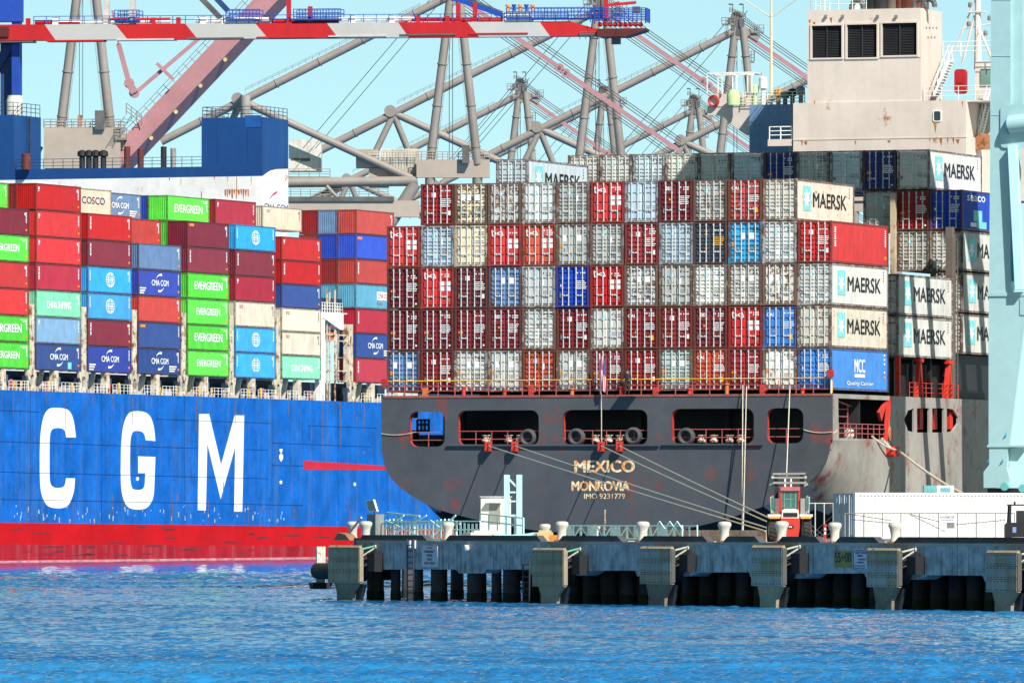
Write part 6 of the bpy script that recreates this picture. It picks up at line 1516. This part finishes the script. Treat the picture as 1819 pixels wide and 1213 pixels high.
MB().box(-.46, .46, .9, 2.0, 1.6, 2.75).build('cab', P('cab_green_glass', (.03, .07, .06), rough=.2), t)
MB().prism(rrect(-.52, .52, 2.76, 2.98, .05), 'y', .6, 2.1).build('cab_roof', P('faded_pink_roof', (.42, .13, .13)), t)
b = MB()
for z in (3.2, 3.48, 3.68): b.bar((-.88, 2.1, z), (.88, 2.1, z + (.02 if z > 3.6 else 0)), .1, .11)
b.bar((-.3, 2.2, 3.3), (-.15, 2.2, 3.65), .07).bar((.3, 2.2, 3.3), (.15, 2.2, 3.65), .07); b.build('mast_crosshead', P('mast_steel', (.26, .255, .24)), t)
for x in (-.22, .1): MB().tube((x, 2.1, 2.9), (x, 2.1, 3.5), .05).build('lift_cylinder', LETTER, t)
F2 = Matrix.Translation((world(1810, 960, 462).x, 462, QZ))
t = thing('forklift', 'dark small forklift cut off by the right edge of the photo', 'forklift', F2)
DK = P('dark_blue_black_paint', (.010, .010, .015), var=.4)
for x in (-.5, .6): wheel(t, x, .5, .36, .3)
for x in (-.5, .6): wheel(t, x, 1.9, .36, .3)
MB().prism([(-.72, .3), (.8, .3), (.8, 1.1), (-.6, 1.1), (-.72, .95)], 'y', 0, 1.5).build('counterweight', DK, t)
b = MB()
for x in (-.5, .6):
    for y in (.4, 1.8): b.bar((x, y, 1.1), (x + (.06 if x < 0 else -.06), y, 2.05), .12)
b.box(-.55, .65, .35, 1.9, 2.02, 2.1); b.build('overhead_guard', DK, t)
MB().box(-.1, .4, .6, 1.0, 1.1, 1.75).build('seat', DARK, t); MB().box(-.35, -.15, -.02, 0, .55, .85).build('rear_panel', P('panel_blue_paint', (.15, .25, .5)), t); MB().tube((-.2, .6, 2.1), (-.2, .6, 2.25), .06).build('beacon', DARK, t)
for x in (-.35, .5): MB().box(x - .06, x + .06, 2.3, 2.5, .1, 1.9).build('mast_rail', DARK, t)

# ------------------------------------------------------------------ light blue quay crane at the right edge, and an unseen neighbour added for its shadows
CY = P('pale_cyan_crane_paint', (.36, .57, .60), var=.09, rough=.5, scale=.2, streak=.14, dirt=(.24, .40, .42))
LC = frame(world(1755, 868, 573).x, 573, 0, R(-21))
t = thing('quay_crane', 'pale cyan crane leg filling the right edge of the photo', 'crane', LC)
cq = lambda px, py, y=0.: loc(px, py, LC, 'y', y)
X = lambda px, y=0.: cq(px, 500, y).x
Z = lambda py, y=0.: cq(1780, py, y).z
ztop = Z(-260)
MB().prism([(X(1757), Z(522)), (X(1762), ztop), (X(1795), ztop), (X(1795), Z(522))], 'y', 0, 2.4).build('upper_leg', CY, t)
MB().prism([(X(1795) + .002, Z(190)), (X(1795) + .002, ztop), (X(1812), ztop), (X(1812), Z(190))], 'y', .5, 2.2).build('upper_leg_flank', CY, t)
MB().box(X(1755) - .05, X(1850), -.08, 2.5, Z(526), Z(519)).build('flange', CY, t)
MB().prism([(X(1756), Z(790)), (X(1756), Z(526)), (X(1850), Z(526)), (X(1822), Z(560)), (X(1793), Z(790))], 'y', 0.01, 2.4).build('lower_leg', CY, t)
MB().prism([(X(1793) + .005, Z(790)), (X(1822) + .005, Z(560)), (X(1846), Z(560)), (X(1812), Z(790))], 'y', .35, 2.4).build('lower_leg_flank', P('sunlit_cyan_crane_paint', (.5, .78, .80), var=.04), t)  # lighter copy of the crane paint, painting in the sunlit faces
MB().box(X(1755) - .05, X(1822), -.06, 2.5, Z(794), Z(790)).build('flange', CY, t)
MB().prism([(X(1757), Z(794)), (X(1790), Z(794)), (X(1788), Z(830)), (X(1793), Z(850)), (X(1793), Z(866)), (X(1747), Z(866)), (X(1747), Z(838)), (X(1757), Z(825))], 'y', .02, 2.2).build('bogie_beam', CY, t)
MB().box(X(1789), X(1850), .5, 2.3, Z(866), Z(795)).build('bogie_beam', P('sunlit_cyan_crane_paint', (.5, .78, .80)), t)
MB().box(X(1750), X(1850), .5, 2., QZ + .5, Z(867)).build('sill_tie', DARK, t)
for px in (1757, 1775, 1800, 1818): MB().lathe([(.42, .9), (.42, 1.4)], (X(px), 0, QZ + .42), 18, 0, 'y').build('bogie_wheel', DARK, t)
for px, py in ((1786, 864), (1818, 867)): MB().lathe([(.28, -.25), (.28, 0), (.12, .02)], (X(px), 0, Z(py)), 14, 0, 'y').build('bogie_pin', P('teal_pin', (.15, .5, .5)), t)
MB().prism(rrect(X(1778), X(1850), Z(263), Z(187), .3), 'y', -.12, -.002).build('gusset_plate', CY, t)
MB().tube(cq(1793, 222, -.2), cq(1860, 214, -.2), .62, n=18).build('horizontal_brace', CY, t, True)
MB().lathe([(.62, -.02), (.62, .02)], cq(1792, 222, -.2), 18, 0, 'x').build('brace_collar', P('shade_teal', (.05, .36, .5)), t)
MB().bar(cq(1799, 258, -.3), cq(1812, 515, -.3), .55, .6).build('diagonal_brace', P('sunlit_cyan_crane_paint', (.5, .78, .80)), t)
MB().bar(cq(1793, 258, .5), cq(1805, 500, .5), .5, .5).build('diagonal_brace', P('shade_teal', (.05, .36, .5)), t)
MB().prism(rrect(X(1812), X(1850), Z(560), Z(528), .1), 'y', -.05, 0).build('access_panel', CY, t)
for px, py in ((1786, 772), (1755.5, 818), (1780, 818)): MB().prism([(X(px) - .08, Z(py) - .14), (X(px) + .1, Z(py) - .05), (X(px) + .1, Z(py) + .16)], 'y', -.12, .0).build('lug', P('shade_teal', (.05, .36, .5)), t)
b = MB()
for zz in (205, 100, 0): b.bar(cq(1795, zz, .0) + Vector((0, -.01, 0)), cq(1762, zz, 0.) + Vector((0, -.01, 0)), .04)
b.build('weld_seam', P('seam_cyan', (.3, .6, .64)), t)
inv = LC.inverted()
def mxp(x, y, z): return inv @ (MX @ Vector((x, y, z)))
a = mxp(27, 9, 0); b = MB()
for ya_, za_, yb_, zb_ in ((15.4, 8, 7.6, 42), (18.6, 8, 10.8, 44)): b.bar(mxp(27.3, ya_, za_), mxp(27.3, yb_, zb_), .6, .75)  # out-of-view bars, slanted and sized to stripe the hull with shadow
b.build('unseen_shadow_bars', CY, t)
N2 = thing('quay_crane', 'unseen pale cyan crane added to cast shadows on the dark ship', 'crane', MX @ Matrix.Translation((27, 20.5, 0)))  # out-of-view leg, masts and boom, shaped for the shadows they cast
MB().prism([(0, QZ), (7, QZ), (6.5, 28.5), (-.5, 28.5)], 'x', 0, 1.5).build('leg', CY, N2)
for a_, c_ in ((5.2, 1.6), (1.6, -1.9)): MB().bar((.7, a_, 28.5), (.7, c_, 47), .8, .8).build('shadow_mast', CY, N2)
MB().box(-19, 8, -3.2, -.8, 45.5, 46.6).build('boom', CY, N2)  # unseen boom, added for the shadow it casts
# cabinets on the quay under the crane
for a, c, y_, m_, lab in (((1641, 862), (1664, 876), 556, P('teal_cabinet', (.14, .42, .46)), 'small teal cabinet roof peeking over the white container'), ((1664, 862), (1695, 876), 556, WHITE, 'small white cabinet roof peeking over the white container')):
    p, q_ = world(*a, y_), world(*c, y_); r = thing('cabinet', lab, 'cabinet', Matrix.Translation((p.x, y_, QZ)))
    MB().box(0, q_.x - p.x - .02, 0, 1.2, 0, p.z - QZ).build('body', m_, r); MB().box(.25, q_.x - p.x - .25, -.02, 0, p.z - QZ - .42, p.z - QZ - .15).build('vent', P('teal_cabinet', (.14, .42, .46)), r)

# ------------------------------------------------------------------ mooring lines
def line(pts, r, lab, sag=.0, group="mooring lines from the dark ship's stern"):
    out = []
    for a, c in zip(pts, pts[1:]):
        n = 14
        for i in range(n): p = a.lerp(c, i / n); p.z -= sag * 4 * (i / n) * (1 - i / n); out.append(p)
    out.append(pts[-1])
    o = MB().path(out, r, 6).build('mooring_line', ROPE, None, True); tag(o, lab, 'rope', group)
BLT = Vector((world(1372, 945, 486).x, 486, QZ + .5))
names = ['left red bracket', 'second red bracket', 'third red bracket, under the ship name', 'rightmost red bracket']
for i, ((x, z), off) in enumerate(zip(BR, ((-.4, .1), (-.2, .25), (.0, .5), (.15, .7)))):
    a = MX @ Vector((x - .5, TY + 1.5, z + .75)); m_ = MX @ Vector((x, TY - .33, z + .05)); e_ = BLT + Vector((off[0], 0, off[1]))
    line([a, m_, e_], .038, 'pale mooring line from the %s down to the quay' % names[i], .06)
def vline(px0, py0, px1, py1, lab, y=-1.2):
    a, c = MX @ loc(px0, py0, MX, 'y', TY - .25), MX @ loc(px1, py1, MX, 'y', y); line([a, c], .04, lab, 0.)
vline(1319.5, 684, 1318, 950, 'pale line hanging straight down from the stern rail, left of a close pair', -2.2)
vline(1326, 686, 1320, 946, 'pale line hanging from the stern rail, right of a close pair', -2.4)
vline(1403, 690, 1397, 846, 'pale line hanging from the stern rail down behind the forklift', -2.4)
a = MX @ loc(1427, 763, MX, 'y', TY - .05); c = MX @ loc(1487, 764, MX, 'x', 16.4)
line([a, MX @ loc(1477, 767, MX, 'y', TY - .05), c], .028, 'grey line slung round the stern corner at right', .12)
a = MX @ loc(677, 770, MX, 'y', TY - .05); c = MX @ loc(738, 767, MX, 'y', TY - .05); line([a, c], .028, 'grey line slung from the leftmost mooring opening to the corner', .15)
for i, ((p0x, p0y), ex, ez) in enumerate((((1548, 774), 1712, 873), ((1566, 778), 1718, 874))):
    a = MX @ loc(p0x, p0y, MX, 'x', 16.2); c = MX @ Vector(SIDELEAD); c.z += .1; e_ = world(ex, ez + 6, 556)
    line([a, c, e_], .07, ('upper' if i else 'lower') + ' pale line from the side opening over the red bracket to the quay', .2, 'mooring lines on the starboard side')
# ------------------------------------------------------------------ flag and flagstaff, figure at the rail
fp0 = MX @ loc(1068.5, 792, MX, 'y', TY - .3)
st0, st1 = MX @ loc(1067, 700, MX, 'y', TY - .12), MX @ loc(1065, 628, MX, 'y', TY - .5)
o = MB().tube(st0, st1, .05, .035).build('flagstaff', LETTER); tag(o, 'thin white flagstaff at the stern rail carrying a striped flag', 'flagstaff')
a = MX @ loc(1066, 632, MX, 'y', TY - .5)
t = thing('flag', 'limp red and white striped flag with blue corner hanging at the stern', 'flag', Matrix.Translation(a) @ Matrix.Rotation(R(-21), 4, 'Z'))
b = MB(); nu, nv = 9, 12
def fpnt(i, j): u, v = i / (nu - 1), j / nv; return (.06 + u * .34 * (1 - .25 * v) + .07 * v, -.1 * math.sin(u * 9 + v * 3) * (.4 + v * .5) - .05, -v * 2.3 - .3 * u * u)
for i in range(nu - 1):
    for j in range(nv):
        m_ = 2 if (i >= 5 and j < 6) or (i < 2 and j < 5) else (i % 2)
        b.add([fpnt(i, j), fpnt(i + 1, j), fpnt(i + 1, j + 1), fpnt(i, j + 1)], [(0, 1, 2, 3)], m_)
b.build('cloth', [P('flag_red', (.6, .06, .08)), P('flag_white', (.78, .74, .72)), P('flag_blue', (.06, .09, .3))], t, True)
o = MB().path([st0 + Vector((.05, -.05, 0)), fp0], .03, 5).build('halyard', ROPE); tag(o, 'thin line hanging from the flagstaff down the dark transom', 'rope')
def person(M, label):
    V, E, Rr = [], [], []
    def v(p, r): V.append(p); Rr.append(r); return len(V) - 1
    def ch(s, pts):
        for p, r in pts: k = v(p, r); E.append((s, k)); s = k
        return s
    pel = v((0, 0, .95), .15)
    chest = ch(pel, [((0, .0, 1.15), .145), ((0, -.01, 1.36), .17)])
    ch(chest, [((0, -.01, 1.5), .075), ((0, -.03, 1.6), .095), ((0, -.035, 1.7), .085)])
    for s in (-1, 1):
        ch(pel, [((s * .1, 0, .88), .1), ((s * .11, -.02, .5), .07), ((s * .12, .02, .1), .05), ((s * .13, -.1, .04), .04)])
        wr = ch(chest, [((s * .2, 0, 1.4), .07), ((s * .27, -.02, 1.12), .05), ((s * .22, -.2, .98), .036), ((s * .2, -.26, .97), .034)])
        for q_, l in enumerate((.06, .075, .07, .055)): 
            o_ = (q_ - 1.5) * .022; ch(wr, [((s * .2 + o_, -.31, .965), .0095), ((s * .2 + o_, -.31 - l * .6, .95), .0088), ((s * .2 + o_, -.31 - l * .7, .92), .008)])
        ch(wr, [((s * .165, -.285, .955), .01), ((s * .15, -.31, .935), .009)])
    me = bpy.data.meshes.new('body'); me.from_pydata(V, E, [])
    o = bpy.data.objects.new('body', me); COL.objects.link(o)
    sk = o.modifiers.new('skin', 'SKIN'); o.modifiers.new('sub', 'SUBSURF').render_levels = 1; o.modifiers['sub'].levels = 1
    for i, d in enumerate(me.skin_vertices[0].data): d.radius = (Rr[i], Rr[i] * .85); d.use_root = i == 0
    dg = bpy.context.evaluated_depsgraph_get(); dg.update()
    m2 = bpy.data.meshes.new_from_object(o.evaluated_get(dg)); bpy.data.objects.remove(o)
    m2.materials.clear()
    for mt in (P('dark_overalls', (.018, .02, .026)), P('skin_tone', (.36, .2, .13)), P('work_trousers', (.03, .034, .045)), P('boots', (.01, .01, .01))): m2.materials.append(mt)
    for p in m2.polygons:
        c = p.center; p.material_index = 1 if c.z > 1.5 or (c.y < -.24 and c.z > .85) else (3 if c.z < .12 else (2 if c.z < .95 else 0)); p.use_smooth = True
    r = thing('person', label, 'person', M)
    o = bpy.data.objects.new('body', m2); COL.objects.link(o); o.parent = r
    MB().lathe([(.11, 1.66), (.115, 1.7), (.1, 1.77), (.05, 1.81), (.01, 1.82)], (0, -.03, 0), 14).box(-.07, .07, -.19, -.1, 1.665, 1.685).build('cap', DARK, r, True)
    MB().box(-.012, .012, -.15, -.12, 1.57, 1.61).build('nose', P('skin_tone', (.36, .2, .13)), r)
p = loc(1122, 697, MX, 'y', .25)
person(MX @ Matrix.Translation((p.x, -.62, 13.36 + .0)) @ Matrix.Rotation(R(8), 4, 'Z'), "person in dark overalls and cap standing at the yellow stern rail")
MB().box(p.x - .6, p.x + .6, -1.0, -.36, 13.24, 13.35).build('lookout_step', P('rusted_gunwale', RUST), ship)
